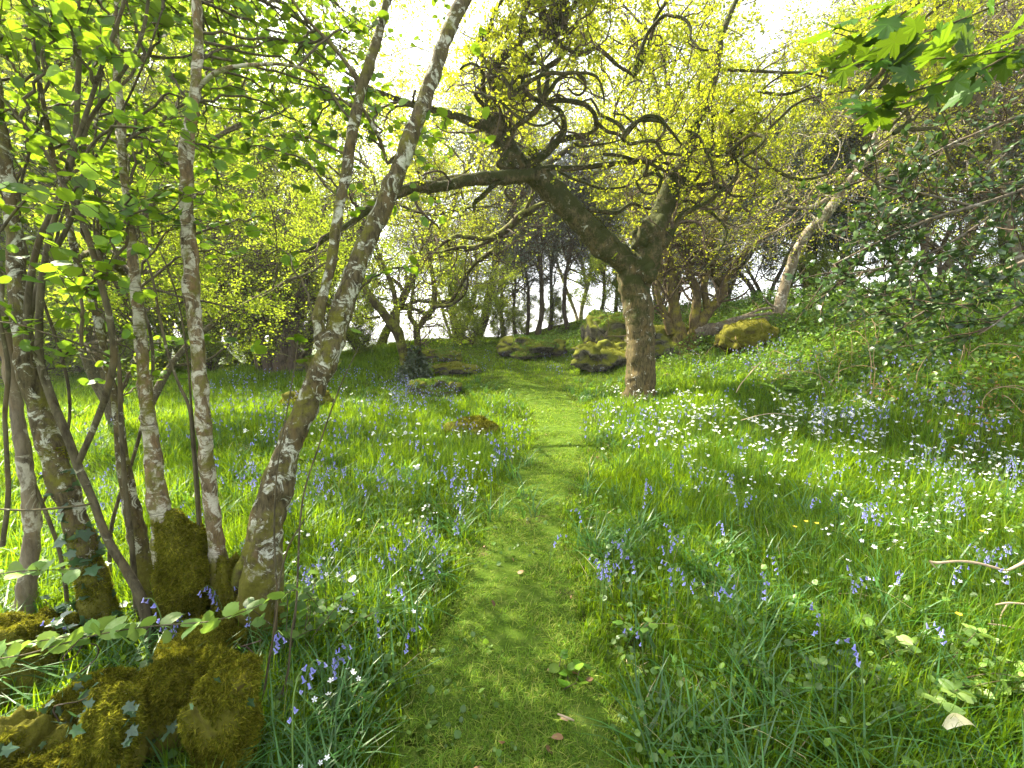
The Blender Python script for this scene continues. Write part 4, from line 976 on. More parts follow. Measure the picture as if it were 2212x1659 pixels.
DF = 1.0; b7_ = P(310, 1400, 2.000); b7_[2] = float(H(b7_[0], b7_[1]))
TH = thing("hazel_bush", b7_, "hazel of smooth brown curving rods with broad fresh leaves, nearest the left edge", "tree")
HZ_ = []
stems(TH, b7_, "rod", B_BROWN, [
 [(330, 1400, 46, 2.0), (308, 1300, 38, 2.0), (275, 1235, 34, 2.0), (235, 1170, 30, 2.0), (200, 1080, 28, 2.0), (170, 1010, 30, 2.0), (140, 930, 30, 2.0), (110, 850, 30, 2.0), (88, 780, 28, 2.0), (84, 700, 26, 2.0), (92, 600, 22, 2.0), (110, 500, 20, 2.0), (140, 400, 18, 2.0), (165, 300, 16, 2.0), (205, 180, 14, 2.0), (250, 60, 12, 2.0), (285, -60, 9, 2.0)],
 [(165, 1010, 26, 2.0), (200, 930, 26, 2.0), (230, 850, 26, 1.98), (246, 770, 24, 1.96), (238, 690, 22, 1.94), (218, 610, 20, 1.92), (190, 510, 18, 1.9), (140, 400, 16, 1.9), (100, 330, 15, 1.88), (55, 270, 13, 1.86), (0, 205, 11, 1.85), (-80, 130, 8, 1.85)],
 [(246, 775, 12, 1.97), (215, 760, 10, 1.9), (150, 735, 9, 1.8), (90, 715, 9, 1.75), (45, 700, 8, 1.7), (-20, 690, 7, 1.7)],
 [(60, 760, 26, 2.05), (62, 640, 24, 2.05), (85, 520, 22, 2.05), (130, 420, 20, 2.05), (160, 300, 18, 2.05), (168, 180, 16, 2.05), (170, 60, 14, 2.05), (172, -60, 10, 2.05)],
 [(60, 700, 24, 2.1), (90, 600, 22, 2.1), (150, 480, 18, 2.1), (180, 380, 18, 2.1), (185, 280, 17, 2.1), (250, 180, 15, 2.1), (300, 90, 12, 2.1), (322, -20, 9, 2.1)],
 [(150, 1380, 18, 2.2), (130, 1200, 15, 2.2), (60, 1000, 14, 2.2), (30, 860, 13, 2.2), (50, 700, 12, 2.2), (110, 560, 11, 2.2), (150, 430, 10, 2.2), (230, 300, 9, 2.2), (300, 160, 7, 2.2), (350, 20, 5, 2.2)],
 [(250, 1380, 16, 2.4), (240, 1150, 14, 2.4), (300, 950, 12, 2.4), (330, 780, 11, 2.4), (300, 640, 10, 2.4), (240, 520, 9, 2.4), (200, 380, 8, 2.4), (210, 240, 6, 2.4), (230, 60, 5, 2.4)],
 [(100, 1350, 16, 2.3), (60, 1180, 14, 2.3), (130, 1000, 12, 2.3), (150, 850, 11, 2.3), (110, 700, 11, 2.3), (60, 560, 10, 2.3), (40, 420, 9, 2.3), (80, 250, 8, 2.3), (70, 60, 6, 2.3)],
 [(0, 500, 14, 1.9), (60, 430, 12, 1.9), (130, 420, 10, 1.9), (180, 440, 8, 1.9)],
 [(5, 1180, 20, 1.95), (20, 1050, 18, 1.95), (10, 900, 16, 1.95), (15, 780, 16, 1.95), (-10, 640, 12, 1.95)],
 [(0, 1100, 10, 1.8), (60, 1102, 12, 1.8), (150, 1095, 13, 1.8), (195, 1088, 12, 1.8)],
 [(300, 1360, 22, 2.1), (285, 1180, 18, 2.1), (270, 1060, 16, 2.1), (262, 900, 15, 2.1), (255, 780, 13, 2.1), (225, 640, 12, 2.1), (210, 520, 10, 2.1), (215, 400, 8, 2.1)]], 300, 16, .06, .006)
CH = list(HZ_)

DF = 0.82; bs = P(430, 1400, 2.173); bs[2] = float(H(bs[0], bs[1]))
TS = thing("sapling", bs, "slim dark sapling shoots curving up against the straight birch", "sapling")
HZ_ = []
stems(TS, bs, "shoot", B_BROWN, [
 [(455, 1420, 12, 2.6), (435, 1200, 11, 2.6), (420, 1000, 11, 2.6), (410, 890, 11, 2.6), (385, 830, 10, 2.6), (362, 760, 10, 2.6), (345, 680, 9, 2.6), (330, 600, 8, 2.6), (310, 540, 6, 2.6)],
 [(440, 1250, 9, 2.65), (428, 1050, 8, 2.65), (410, 850, 7, 2.65), (395, 700, 6, 2.65), (370, 600, 5, 2.65), (345, 540, 4, 2.65)],
 [(600, 1500, 9, 2.2), (590, 1400, 8, 2.2), (600, 1280, 7, 2.2), (625, 1180, 6, 2.2), (660, 1120, 4, 2.2)],
 [(590, 1480, 8, 2.3), (598, 1300, 7, 2.3), (592, 1150, 6, 2.3), (600, 1000, 5, 2.3), (625, 860, 4, 2.3), (645, 740, 3, 2.3)],
 [(620, 1480, 8, 2.3), (640, 1300, 7, 2.3), (650, 1100, 6, 2.3), (690, 960, 5, 2.3), (735, 840, 4, 2.3), (775, 750, 3, 2.3)],
 [(560, 1560, 9, 1.9), (575, 1470, 8, 1.9), (590, 1380, 7, 1.9), (600, 1300, 5, 1.9)],
 [(590, 1550, 9, 1.9), (620, 1460, 8, 1.9), (628, 1380, 6, 1.9), (640, 1300, 4, 1.9)]], 320, 8, .05, .004)

# leaves of the foreground trees
r1 = np.random.default_rng(44)
def region(n, x0, x1, y0, y1, d0, d1, p=1.0):
    return [(r1.uniform(x0, x1), y0 + (y1 - y0) * r1.uniform(0, 1) ** p, r1.uniform(d0, d1)) for _ in range(n)]
leafy(TH, b7_, CH, region(24, -150, 420, -120, 480, 1.6, 2.4, 1.2) + region(6, -60, 260, 520, 800, 1.7, 2.3), 1, M_HAZEL, (.036, .066), (5, 9))
leafy(TD, b4_, CD, region(20, -50, 400, -100, 560, 2.4, 3.6) + region(5, 100, 420, 560, 820, 2.5, 3.5), 2, M_HAZEL, (.038, .068), (5, 8))
leafy(TM, b3_, CM, region(22, 200, 620, -120, 560, 2.2, 3.8) + region(22, 100, 620, -150, 420, 3.6, 5.2), 3, M_HAZEL, (.04, .07), (5, 8))
leafy(TB, b2_, CB, region(26, 330, 860, -120, 520, 2.5, 4.4) + region(26, 420, 900, -150, 450, 3.8, 5.6), 4, M_HAZEL, (.038, .068), (5, 8))
leafy(TL, b1_, CL, region(14, 480, 960, -120, 380, 2.7, 4.2) + region(5, 560, 900, 200, 480, 2.6, 3.2) + [(960, 285, 2.6), (930, 310, 2.8), (620, 730, 2.2), (900, 580, 2.6), (560, 560, 2.5)], 5, M_HAZEL, (.04, .07), (4, 7))
leafy(TA, b5_, CA, region(5, -200, 150, -100, 350, 2.4, 3.4), 6, M_HAZEL, (.04, .07), (5, 8))
leafy(TP, b6_, CP_, region(4, -200, 80, 0, 500, 2.4, 3.4), 7, M_HAZEL, (.04, .07), (5, 8))

# low hazel shoot crossing in front of the stems
DF = 1.0; bl = np.array([P(-60, 1420, 1.55)[0], 1.55, 0.0]); bl[2] = float(H(bl[0], bl[1]))
TF = thing("hazel_shoot", bl, "low pale green leafy shoot stretching level across the front of the mossy stump", "shoot")
HZ_ = []
stems(TF, bl, "rod", B_BROWN, [
 [(-120, 1520, 12, 1.6), (-60, 1440, 10, 1.55), (60, 1412, 9, 1.5), (200, 1372, 8, 1.5), (330, 1352, 7, 1.5), (450, 1343, 6, 1.5), (530, 1320, 5, 1.5), (610, 1285, 4, 1.5), (650, 1270, 3, 1.5)],
 [(-60, 1400, 8, 1.6), (80, 1385, 7, 1.6), (200, 1365, 6, 1.55), (300, 1358, 6, 1.52)],
 [(-60, 1250, 8, 1.6), (40, 1235, 7, 1.6), (160, 1230, 5, 1.6)]], 340, 8, .05, .003)
r1 = np.random.default_rng(46); g = Geo()
for c, n in zip(HZ_, (34, 16, 12)):
    k = np.linspace(len(c) * .15, len(c) - 1, n).astype(int); t = nrm(np.gradient(c[:, :3], axis=0))[k]
    side = nrm(np.cross(t, [0, 0, 1.0])) * np.where(np.arange(n) % 2, 1, -1)[:, None]
    leaves(g, c[k, :3] + r1.normal(0, .008, (n, 3)), r1.uniform(.045, .08, n), T_HAZEL, nrm(side + t * .8 + r1.normal(0, .2, (n, 3)) + [0, 0, .25]), .55, r1)
build("foliage", g, M_FRESH, TF, bl)

# ------------------------------------------------------------------ mossy stumps at the bottom left
def stump(label, lumps_, name, nf, ivy_n, seed, fs=.013):
    base = np.array([lumps_[0][0][0], lumps_[0][0][1], 0.0]); base[2] = float(H(base[0], base[1]))
    T = thing(name, base, label, "stump"); g = Geo(); VV = []; FF = []; r = np.random.default_rng(seed); n = 0
    for c, s, sd, bx in lumps_:
        V, F = lump(g, np.array(c), np.array(s), sd, 5, .24, 2.6, 0, (sd * .7) % .5, bx)
        VV.append(V); FF.append(F + n); n += len(V)
    build("stump_wood", g, R_STUMP, T, base, True)
    VV = np.concatenate(VV); FF = np.concatenate(FF)
    g2 = Geo(); fuzz(g2, VV, FF, nf, fs, r, mask=lambda p, nn: np.clip(nn[:, 2] * .6 + .42 + 1.5 * fbm(p * 6, 3, seed), 0, 1) ** 1.5 * (nn[:, 1] < .55), droop=.5, thick=.22)
    build("moss", g2, M_MOSS, T, base)
    return T, base, VV, FF
def pm(X, Y, d, w, h, dep=None, sd=1, bx=.2):
    return (P(X, Y, d), (wpx(w, d) / 2, wpx(dep or w, d) / 2, wpx(h, d) / 2), sd, bx)
T1, sb, SV, SF = stump("big broken mossy stump with ivy trailing over its left side", [
    pm(490, 1590, 1.36, 128, 350, 140, 3, .42), pm(505, 1470, 1.36, 96, 90, 100, 31, .3), pm(372, 1505, 1.44, 135, 150, 130, 5, .25), pm(375, 1610, 1.42, 105, 200, 110, 6, .3), pm(400, 1760, 1.52, 330, 420, 220, 7, .45),
    pm(250, 1600, 1.27, 105, 240, 120, 9, .25), pm(300, 1545, 1.40, 90, 110, 90, 33, .2), pm(195, 1520, 1.46, 150, 90, 140, 11, .2), pm(130, 1700, 1.28, 170, 230, 160, 15, .2),
    pm(30, 1640, 1.28, 150, 190, 150, 17, .2), pm(430, 1400, 1.85, 160, 80, 150, 19, .2)], "mossy_stump", 150000, 0, 5)
T2, sb2, _, _ = stump("smaller rounded mossy stump cut by the left edge", [pm(50, 1450, 1.85, 175, 250, 170, 23, .3), pm(30, 1520, 1.8, 190, 240, 190, 25, .3), pm(90, 1390, 1.9, 110, 120, 110, 27, .2)], "mossy_stump", 50000, 0, 6)
# ivy creeping on the big stump
r1 = np.random.default_rng(50)
TI = thing("ivy_plant", sb, "trailing ivy with pale veined leaves lying over the mossy stump", "ivy")
g = Geo(); cen = SV[SF].mean(1); nn1 = np.cross(SV[SF[:, 1]] - SV[SF[:, 0]], SV[SF[:, 2]] - SV[SF[:, 0]]); nn1 = nrm(nn1)
a_, b_ = (cen[:, 0] / cen[:, 1]) * FPX + 512, 0
Xc = a_ / K
ok = (nn1[:, 1] < .2) & ((Xc < 230) | (r1.uniform(0, 1, len(Xc)) < .05)) & (fbm(cen * 9, 2, 8) > -.1)
idx = r1.choice(np.nonzero(ok)[0], 330); 
leaves(g, cen[idx] + nn1[idx] * r1.uniform(.012, .035, (330, 1)), r1.uniform(.02, .045, 330), T_IVY, nrm(r1.normal(0, 1, (330, 3)) + [0, -.2, -.4]), .2, r1)
build("foliage", g, M_IVY, TI, sb)
g = Geo()
for k in range(7):
    i0 = idx[k]; pts = [cen[i0] + nn1[i0] * .02]
    for _ in range(7): pts.append(pts[-1] + r1.normal(0, .03, 3) + [.02, -.012, .008])
    limb(g, np.column_stack([np.array(pts), np.full(8, .0022)]), 5, .02)
build("stem", g, B_TWIG, TI, sb, True)

# ------------------------------------------------------------------ holly and maple boughs hanging in from the right
r1 = np.random.default_rng(60)
TY = thing("holly_tree", (4.6, 2.6, float(H(4.6, 2.6))), "holly with glossy dark leaves reaching in level from the right side", "tree")
tyb = np.array(TY.location)
trk = np.array([[4.6, 2.6, H(4.6, 2.6) - .1, .09], [4.55, 2.62, 1.5, .075], [4.45, 2.6, 2.4, .06], [4.3, 2.6, 3.4, .04], [4.3, 2.6, 4.4, .015]], float)
g = Geo(); hcv = [limb(g, trk, 14, .05, .1, 6, 3)]
for L_ in [[(2500, 470, 24, 2.6), (2300, 530, 20, 2.6), (2158, 592, 15, 2.6), (2108, 623, 14, 2.6), (2058, 650, 13, 2.6), (2010, 668, 9, 2.6), (1975, 687, 5, 2.6)],
           [(2012, 664, 9, 2.6), (1970, 655, 8, 2.55), (1920, 640, 6, 2.5), (1880, 625, 4, 2.5)],
           [(2012, 664, 9, 2.6), (2014, 640, 8, 2.6), (1990, 600, 6, 2.6), (1940, 590, 4, 2.6)],
           [(2480, 330, 18, 2.5), (2300, 380, 15, 2.5), (2150, 430, 12, 2.5), (2020, 470, 9, 2.45), (1900, 520, 6, 2.4), (1800, 570, 4, 2.4)],
           [(2100, 445, 10, 2.5), (2000, 420, 8, 2.5), (1900, 400, 6, 2.5), (1840, 360, 4, 2.5)],
           [(2480, 200, 16, 2.7), (2300, 230, 13, 2.7), (2180, 260, 10, 2.7), (2080, 300, 7, 2.7), (2000, 340, 5, 2.7)],
           [(2460, 540, 14, 2.3), (2300, 620, 10, 2.3), (2200, 660, 8, 2.3), (2150, 700, 6, 2.3), (2110, 722, 4, 2.3)],
           [(2150, 460, 9, 2.5), (2060, 520, 8, 2.4), (1980, 560, 6, 2.35), (1900, 580, 5, 2.3), (1830, 590, 3, 2.3)]]:
    if L_[0][0] > 2450: L_ = [(2600 if False else L_[0][0] + 60, L_[0][1] - 10, L_[0][2], 2.6)] + L_
    hcv.append(limb(g, trace(L_, 2.6), 9, .04, .1, 9, 7, .01))
build("trunk", g, B_GREY, TY, tyb, True)
cp, cr = stack(hcv[1:])
st, dr, ln, rr = spawn(cp, cr, 190, .2, 1, (.4, 1.2), (.12, .42), r1, .5)
b1, q1 = grow(st, dr, ln, np.full(len(st), .0035), np.full(len(st), .002), 8, .1, 0.02, .05, r1)
st, dr, ln, rr = spawn(b1, q1, 420, .2, 1, (.4, 1.0), (.06, .16), r1, .5)
b2, q2 = grow(st, dr, ln, np.full(len(st), .002), np.full(len(st), .0015), 5, .1, 0.02, .05, r1)
g = Geo(); g.add(*tubes(b1, q1, 5)); g.add(*tubes(b2, q2, 4)); build("twigs", g, B_TWIG, TY, tyb, True)
g = Geo()
for bb, per in ((b1, 7), (b2, 6)):
    p, t = along(bb, per, .25, 1, r1); 
    leaves(g, p, r1.uniform(.028, .05, len(p)), T_HOLLY, nrm(t * .9 + r1.normal(0, .55, p.shape)), .3, r1)
build("foliage", g, M_HOLLY, TY, tyb)

TQ = thing("maple_tree", (3.6, 1.2, float(H(3.6, 1.2))), "maple bough of big lobed green leaves hanging in at the upper right corner", "tree")
tqb = np.array(TQ.location)
g = Geo()
limb(g, np.array([[3.6, 1.2, tqb[2] - .1, .07], [3.62, 1.25, 1.6, .06], [3.5, 1.5, 2.6, .045], [3.4, 1.8, 3.6, .03], [3.4, 1.9, 4.6, .01]]), 12, .06)
mcv = []
for L_ in [[(2600, -10, 9, 1.9), (2380, 60, 8, 1.95), (2212, 105, 7, 2), (2120, 150, 6, 2), (2030, 180, 6, 2), (1950, 205, 5, 2), (1880, 240, 4, 2), (1830, 275, 3, 2)],
           [(2212, 105, 6, 2), (2100, 120, 5, 2), (1990, 128, 4, 2.1), (1880, 130, 4, 2.1), (1800, 150, 3, 2.1)],
           [(2300, -60, 7, 2.2), (2130, 20, 6, 2.2), (2000, 70, 5, 2.2), (1900, 95, 4, 2.2), (1800, 70, 3, 2.2)]]:
    mcv.append(limb(g, trace(L_, 2), 7, .03, .08, 9, 8))
build("trunk", g, B_BROWN, TQ, tqb, True)
g = Geo()
mp_ = [(1760, 105, 75), (1800, 85, 80), (1840, 60, 78), (1870, 40, 70), (1905, 60, 80), (1935, 95, 80), (1890, 105, 90), (1845, 115, 80), (1770, 165, 85), (1830, 160, 70), (1905, 40, 70), (1960, 45, 60), (1980, 70, 60),
       (1990, 150, 75), (2030, 130, 90), (2070, 165, 95), (2105, 200, 100), (2120, 175, 95), (2040, 185, 85), (1990, 195, 80), (1960, 175, 80), (1940, 215, 75), (1890, 235, 85), (1850, 260, 60), (1800, 250, 50), (1905, 260, 90),
       (2150, 120, 70), (2180, 95, 60), (2085, 115, 80), (2000, 225, 70), (1950, 250, 60), (1830, 235, 60), (2140, 0, 50), (2200, 60, 60)]
pos = []; sz = []; dd = []
for X, Y, s in mp_:
    d = r1.uniform(1.9, 2.2); pos.append(P(X + 15, Y - 22, d)); sz.append(wpx(s * .64, d)); dd.append([-.8 + r1.normal(0, .35), r1.normal(-.2, .5), -.4])
leaves(g, np.array(pos), np.array(sz), T_MAPLE, np.array(dd) * 1.6, .62, r1)
p, t = along(np.array([catmull(c[:, :3], 20) for c in mcv]), 14, .3, 1, r1)
leaves(g, p, r1.uniform(.05, .12, len(p)), T_MAPLE, nrm(np.array([-.6, -.2, -.3]) + r1.normal(0, .5, p.shape)), .6, r1)
build("foliage", g, M_MAPLE, TQ, tqb)

# ------------------------------------------------------------------ grass
r1 = np.random.default_rng(70)
def polar(n, r0, r1_, pw, half=64, rg=None):
    rg = rg or rng
    u = rg.uniform(0, 1, n); e = 1 - pw
    rr = (r0 ** e + u * (r1_ ** e - r0 ** e)) ** (1 / e); th = np.radians(rg.uniform(-half, half, n))
    return rr * np.sin(th), rr * np.cos(th)
def blades(geo, x, y, z, h, w, bend, az=None, rg=None, lift=0.0, tw=0.6):
    rg = rg or rng; n = len(x)
    az = rg.uniform(0, 2 * pi, n) if az is None else az
    ld = np.stack([np.cos(az), np.sin(az), 0 * az], 1)
    wa = az + pi / 2 + rg.normal(0, tw, n); wd = np.stack([np.cos(wa), np.sin(wa), 0 * wa], 1)
    base = np.stack([x, y, z - 0.01 + lift], 1); V = np.zeros((n, 7, 3))
    for k, t in enumerate((0, .4, .75, 1.0)):
        c = base + ld * (h * bend * t ** 2)[:, None] + np.array([0, 0, 1.0]) * (h * (t - np.clip(bend, 0, 1.2) * .42 * t ** 2))[:, None]
        ww = (w * (1 - t ** 2.2) * (.85 if t == 0 else 1) * .5)[:, None]
        if k < 3: V[:, 2 * k] = c - wd * ww; V[:, 2 * k + 1] = c + wd * ww
        else: V[:, 6] = c
    i = (np.arange(n) * 7)[:, None]
    geo.add(V, np.vstack([i + [0, 1, 3, 2], i + [2, 3, 5, 4]]), i + [4, 5, 6])
def bankmask(x, y):
    a = x + .22 * (y - 3); return sstep(5.2, 6.6, a + .7 * fbm2(x, y, .5, 2, 77)) * sstep(4.5, 6.0, y)
def lawnmask(x, y):       # shorter turf at the back of the clearing
    return sstep(8.8, 10.5, y) * sstep(-5.5, -3.5, x) * (1 - sstep(2.5, 4.2, x))
x, y = polar(430000, .75, 30, .42, rg=r1); dp = path_d(x, y)
edge = .06 * fbm2(x, y, 5, 2, 4)
keep = (dp > edge - .02) & (r1.uniform(0, 1, len(x)) > bankmask(x, y) * .75)
x, y, dp = x[keep], y[keep], dp[keep]; rr_ = np.hypot(x, y)
cl = fbm2(x, y, 1.1, 3, 21); cl2 = fbm2(x, y, 5.5, 2, 22)
h = .19 * (1 + .38 * cl + .28 * cl2) * r1.uniform(.45, 1.35, len(x)) * (.45 + .55 * sstep(0, .5, dp)) * (1 - .6 * lawnmask(x, y)) * (1 + .25 * sstep(1, 3, x))
w = (.0042 + .0012 * rr_) * r1.uniform(.6, 1.3, len(x))
az = fbm2(x, y, 1.7, 2, 23) * 4 + r1.normal(0, 1.1, len(x))
g = Geo(); blades(g, x, y, H(x, y), h, w, r1.uniform(.1, .9, len(x)) ** 1.3, az, r1)
build("meadow_grass", g, M_GRASS, kind="stuff", label="long fresh green grass of the meadow on both sides of the path")
# bluebell leaves: long arching straps in tufts
ntu = 1500; tx, ty = polar(ntu, 1.2, 13, .55, 60, r1); ok = path_d(tx, ty) > .08; tx, ty = tx[ok], ty[ok]
ex = np.array([G(X, Y)[:2] for X, Y in [(640, 1600), (690, 1620), (600, 1640), (650, 1659), (740, 1640), (1120, 1080), (1100, 1040), (1140, 1010), (1620, 1370), (1680, 1400), (1560, 1340), (1900, 1300), (1480, 1260), (1140, 1120), (1060, 1130)]])
tx = np.concatenate([tx, ex[:, 0], ex[:, 0] + .06]); ty = np.concatenate([ty, ex[:, 1], ex[:, 1] + .08])
k = 9; x = np.repeat(tx, k) + r1.normal(0, .03, len(tx) * k); y = np.repeat(ty, k) + r1.normal(0, .03, len(tx) * k)
g = Geo(); rr_ = np.hypot(x, y)
blades(g, x, y, H(x, y), r1.uniform(.2, .36, len(x)), .008 + .0008 * rr_, r1.uniform(.5, 1.25, len(x)), None, r1, tw=.15)
build("bluebell_leaves", g, M_STRAP, kind="stuff", label="arching glossy strap leaves of the bluebells tufted through the grass")
# dry bents
x, y = polar(2600, 1.0, 12, .5, rg=r1); ok = path_d(x, y) > .05; x, y = x[ok], y[ok]; g = Geo(); blades(g, x, y, H(x, y), r1.uniform(.10, .26, len(x)), r1.uniform(.002, .0045, len(x)) * (1 + .12 * np.hypot(x, y)), r1.uniform(.3, 1.5, len(x)), None, r1)
x, y = polar(1500, .8, 9, .8, 40, r1); ok = path_d(x, y) < .1; x, y = x[ok], y[ok]
blades(g, x, y, H(x, y), r1.uniform(.02, .05, len(x)), r1.uniform(.0012, .0022, len(x)) * (1 + .2 * np.hypot(x, y)), r1.uniform(1.0, 2.5, len(x)), None, r1)
build("dry_grass", g, M_STRAW, kind="stuff", label="dry straw coloured grass stems among the green")
# mown path grass
x, y = polar(420000, .75, 13, .62, 52, r1); dp = path_d(x, y); bare = fbm2(x, y, 2.4, 3, 61)
keep = (dp < .12) & (bare < .62 + r1.normal(0, .18, len(x)))
x, y = x[keep], y[keep]; rr_ = np.hypot(x, y)
hh = .035 * (1 + .5 * fbm2(x, y, 3, 2, 62)) * r1.uniform(.4, 1.6, len(x))
g = Geo(); blades(g, x, y, H(x, y) + .012, hh, (.0028 + .0011 * rr_) * r1.uniform(.6, 1.2, len(x)), r1.uniform(.3, 1.6, len(x)), None, r1)
build("mown_grass", g, M_LAWN, kind="stuff", label="short trampled grass growing on the path")
# small broad leaved herbs
x, y = polar(26000, .8, 12, .55, rg=r1); c = fbm2(x, y, .9, 3, 64); keep = (c > -.05) & (r1.uniform(0, 1, len(x)) < np.where(path_d(x, y) < 0, .35, 1)); x, y = x[keep], y[keep]
inp = path_d(x, y) < .05
p = np.stack([x, y, H(x, y) + np.where(inp, r1.uniform(.015, .03, len(x)), r1.uniform(.03, .16, len(x)))], 1)
g = Geo(); leaves(g, p, r1.uniform(.012, .034, len(x)) * (1 + .08 * np.hypot(x, y)), tpl_simple(.42, .05), None, .55, r1)
build("ground_herbs", g, M_BRAM, kind="stuff", label="low small leaved herbs mixed into the grass")
# fallen leaf litter
x, y = polar(160, .9, 8, .5, 50, r1); ok = path_d(x, y) < .4; x, y = x[ok], y[ok]
M_LITTER = leafmat("leaf_litter", [(.12, .06, .025), (.22, .13, .06), (.35, .25, .14)], (.2, .12, .05), .15, .03)
g = Geo(); leaves(g, np.stack([x, y, H(x, y) + .028], 1), r1.uniform(.02, .05, len(x)), T_BRAM, None, .8, r1)
build("leaf_litter", g, M_LITTER, kind="stuff", label="brown dead leaves scattered on the path")

# ------------------------------------------------------------------ brambles on the right bank
x, y = polar(140000, 4.5, 24, .1, 64, r1); keep = r1.uniform(0, 1, len(x)) < bankmask(x, y); x, y = x[keep], y[keep]
mound = np.clip(.30 + .30 * fbm2(x, y, .8, 3, 81), .05, .9) * sstep(5.0, 8, x + .22 * (y - 3))
u = r1.uniform(0, 1, len(x)); p = np.stack([x, y, H(x, y) + mound * (1 - u ** 2.2) + .03], 1)
g = Geo(); leaves(g, p, r1.uniform(.04, .085, len(x)) * (1 + .012 * np.hypot(x, y)), tpl_simple(.36, .05), None, .62, r1)
build("bramble_thicket", g, M_BRAM, kind="stuff", label="thicket of brambles and low leaves covering the right hand bank")
x, y = polar(1100, 5, 20, .1, 64, r1); keep = r1.uniform(0, 1, len(x)) < bankmask(x, y); x, y = x[keep], y[keep]; n = len(x)
st = np.stack([x, y, H(x, y)], 1); b1, q1 = grow(st, np.stack([r1.normal(0, .5, n), r1.normal(0, .5, n), np.ones(n)], 1), r1.uniform(.5, 1.3, n), np.full(n, .005), np.full(n, .003), 10, .1, -.16, .05, r1)
g = Geo(); g.add(*tubes(b1, q1, 4)); build("bramble_stems", g, plainmat("bramble_stem", (.26, .17, .10)), kind="stuff", label="thin arching brown bramble stems over the bank")
# bracken and heath tint patches
M_RUST = leafmat("dead_bracken", [(.16, .09, .02), (.24, .15, .03), (.30, .22, .05)], (.3, .2, .04), .3, .02)
g = Geo()
for X, Y, s in [(1790, 800, .8), (2130, 850, .9), (1690, 830, .3), (2170, 940, .8), (1880, 880, .4)]:
    c = G(X, Y); n = int(160 * s); q = c + np.stack([r1.normal(0, .55 * s, n), r1.normal(0, .45 * s, n), np.zeros(n)], 1); q[:, 2] = H(q[:, 0], q[:, 1]) + r1.uniform(.05, .42, n)
    leaves(g, q, r1.uniform(.03, .06, n), T_NARROW, None, .3, r1)
build("dead_bracken", g, M_RUST, kind="stuff", label="rusty old bracken patches in the brambles")

# ------------------------------------------------------------------ flowers
def bell_geo(geo, p, ax, s, r):
    ax = nrm(ax); t = nrm(np.cross(ax, [.3, .2, .9])); b = np.cross(ax, t)
    prof = [(0, .18), (.25, .34), (.75, .36), (.92, .52), (1.0, .85)]; m = 6; V = []
    for k, (u_, w_) in enumerate(prof):
        for j in range(m):
            a = 2 * pi * j / m; ww = w_ * (1 if k < 3 else (1.15 if j % 2 else .75))
            V.append(p + ax * s * u_ + (t * cos(a) + b * sin(a)) * s * .42 * ww)
    i = np.arange(len(prof) * m).reshape(len(prof), m)
    geo.add(V, np.stack([i[:-1], np.roll(i[:-1], -1, 1), np.roll(i[1:], -1, 1), i[1:]], -1).reshape(-1, 4))
def bluebell(seed, big=1.0, low=False):
    r = np.random.default_rng(seed); h = r.uniform(.24, .34); a = r.uniform(0, 2 * pi); d = np.array([cos(a), sin(a), 0])
    rows = [[0, 0, -.02, .0026], [*(d[:2] * .01), h * .5, .0022], [*(d[:2] * .025), h * .85, .002], [*(d[:2] * .055), h * 1.0, .0016], [*(d[:2] * .085), h * .99, .001]]
    gs = Geo(); s = catmull(np.array(rows), 6 if low else 12); o = tubes(s[None, :, :3], s[None, :, 3] * (1.3 if low else 1), 3 if low else 5); gs.add(*o)
    gf = Geo(); n = 5 if low else int(r.integers(5, 10))
    for k in range(n):
        u_ = .68 + .32 * k / (n - 1); i = int(u_ * (len(s) - 1)); p = s[i, :3] + d * r.uniform(.004, .012) + np.cross(d, [0, 0, 1]) * r.normal(0, .007)
        ax = np.array([0, 0, -1.0]) + d * r.uniform(0, .6) + np.cross(d, [0, 0, 1]) * r.normal(0, .35)
        bell_geo(gf, p, ax, big * (.0165 if not low else .020) * r.uniform(.85, 1.15), r)
    return gs, gf
def whiteflower(seed, low=False):
    r = np.random.default_rng(seed); gs = Geo(); gf = Geo(); n = int(r.integers(2, 5))
    for k in range(n):
        h = r.uniform(.16, .26); o = r.normal(0, .035, 2); s = np.array([[0, 0, 0, .001], [o[0] * .6, o[1] * .6, h * .6, .0009], [o[0], o[1], h, .0007]])
        s = catmull(s, 5); gs.add(*tubes(s[None, :, :3], s[None, :, 3] * (1.8 if low else 1), 3))
        c = s[-1, :3]; nz = nrm(r.normal(0, .45, 3) + [0, -.25, 1]); t = nrm(np.cross(nz, [.9, .3, .1])); b = np.cross(nz, t); R = r.uniform(.008, .011) * (1.6 if low else 1)
        for j in range(5):
            a = 2 * pi * j / 5; u_ = t * cos(a) + b * sin(a); v_ = np.cross(nz, u_)
            gf.add([c, c + u_ * R * .6 - v_ * R * .3 + nz * .001, c + u_ * R * 1.05 - v_ * R * .22 + nz * .003, c + u_ * R * 1.05 + v_ * R * .22 + nz * .003, c + u_ * R * .6 + v_ * R * .3 + nz * .001], [[0, 1, 4]], [[1, 2, 3, 4]])
    return gs, gf
def meshes(gen, seeds, m1, m2, nm, **kw):
    out = []
    for s in seeds:
        a, b = gen(s, **kw); out.append((mesh(nm + "_stem", *a.arrays(), m1), mesh(nm + "_flower", *b.arrays(), m2), a, b))
    return out
def joined(gen, seeds, m1, m2, nm, **kw):
    out = []
    for s in seeds:
        a, b = gen(s, **kw); Va, Fa = a.arrays(); Vb, Fb = b.arrays(); F = Fa + [f + len(Va) for f in Fb]
        na = sum(len(f) for f in Fa); nb = sum(len(f) for f in Fb)
        out.append(mesh(nm, np.vstack([Va, Vb]), F, [m1, m2], False, np.concatenate([np.zeros(na), np.ones(nb)])))
    return out
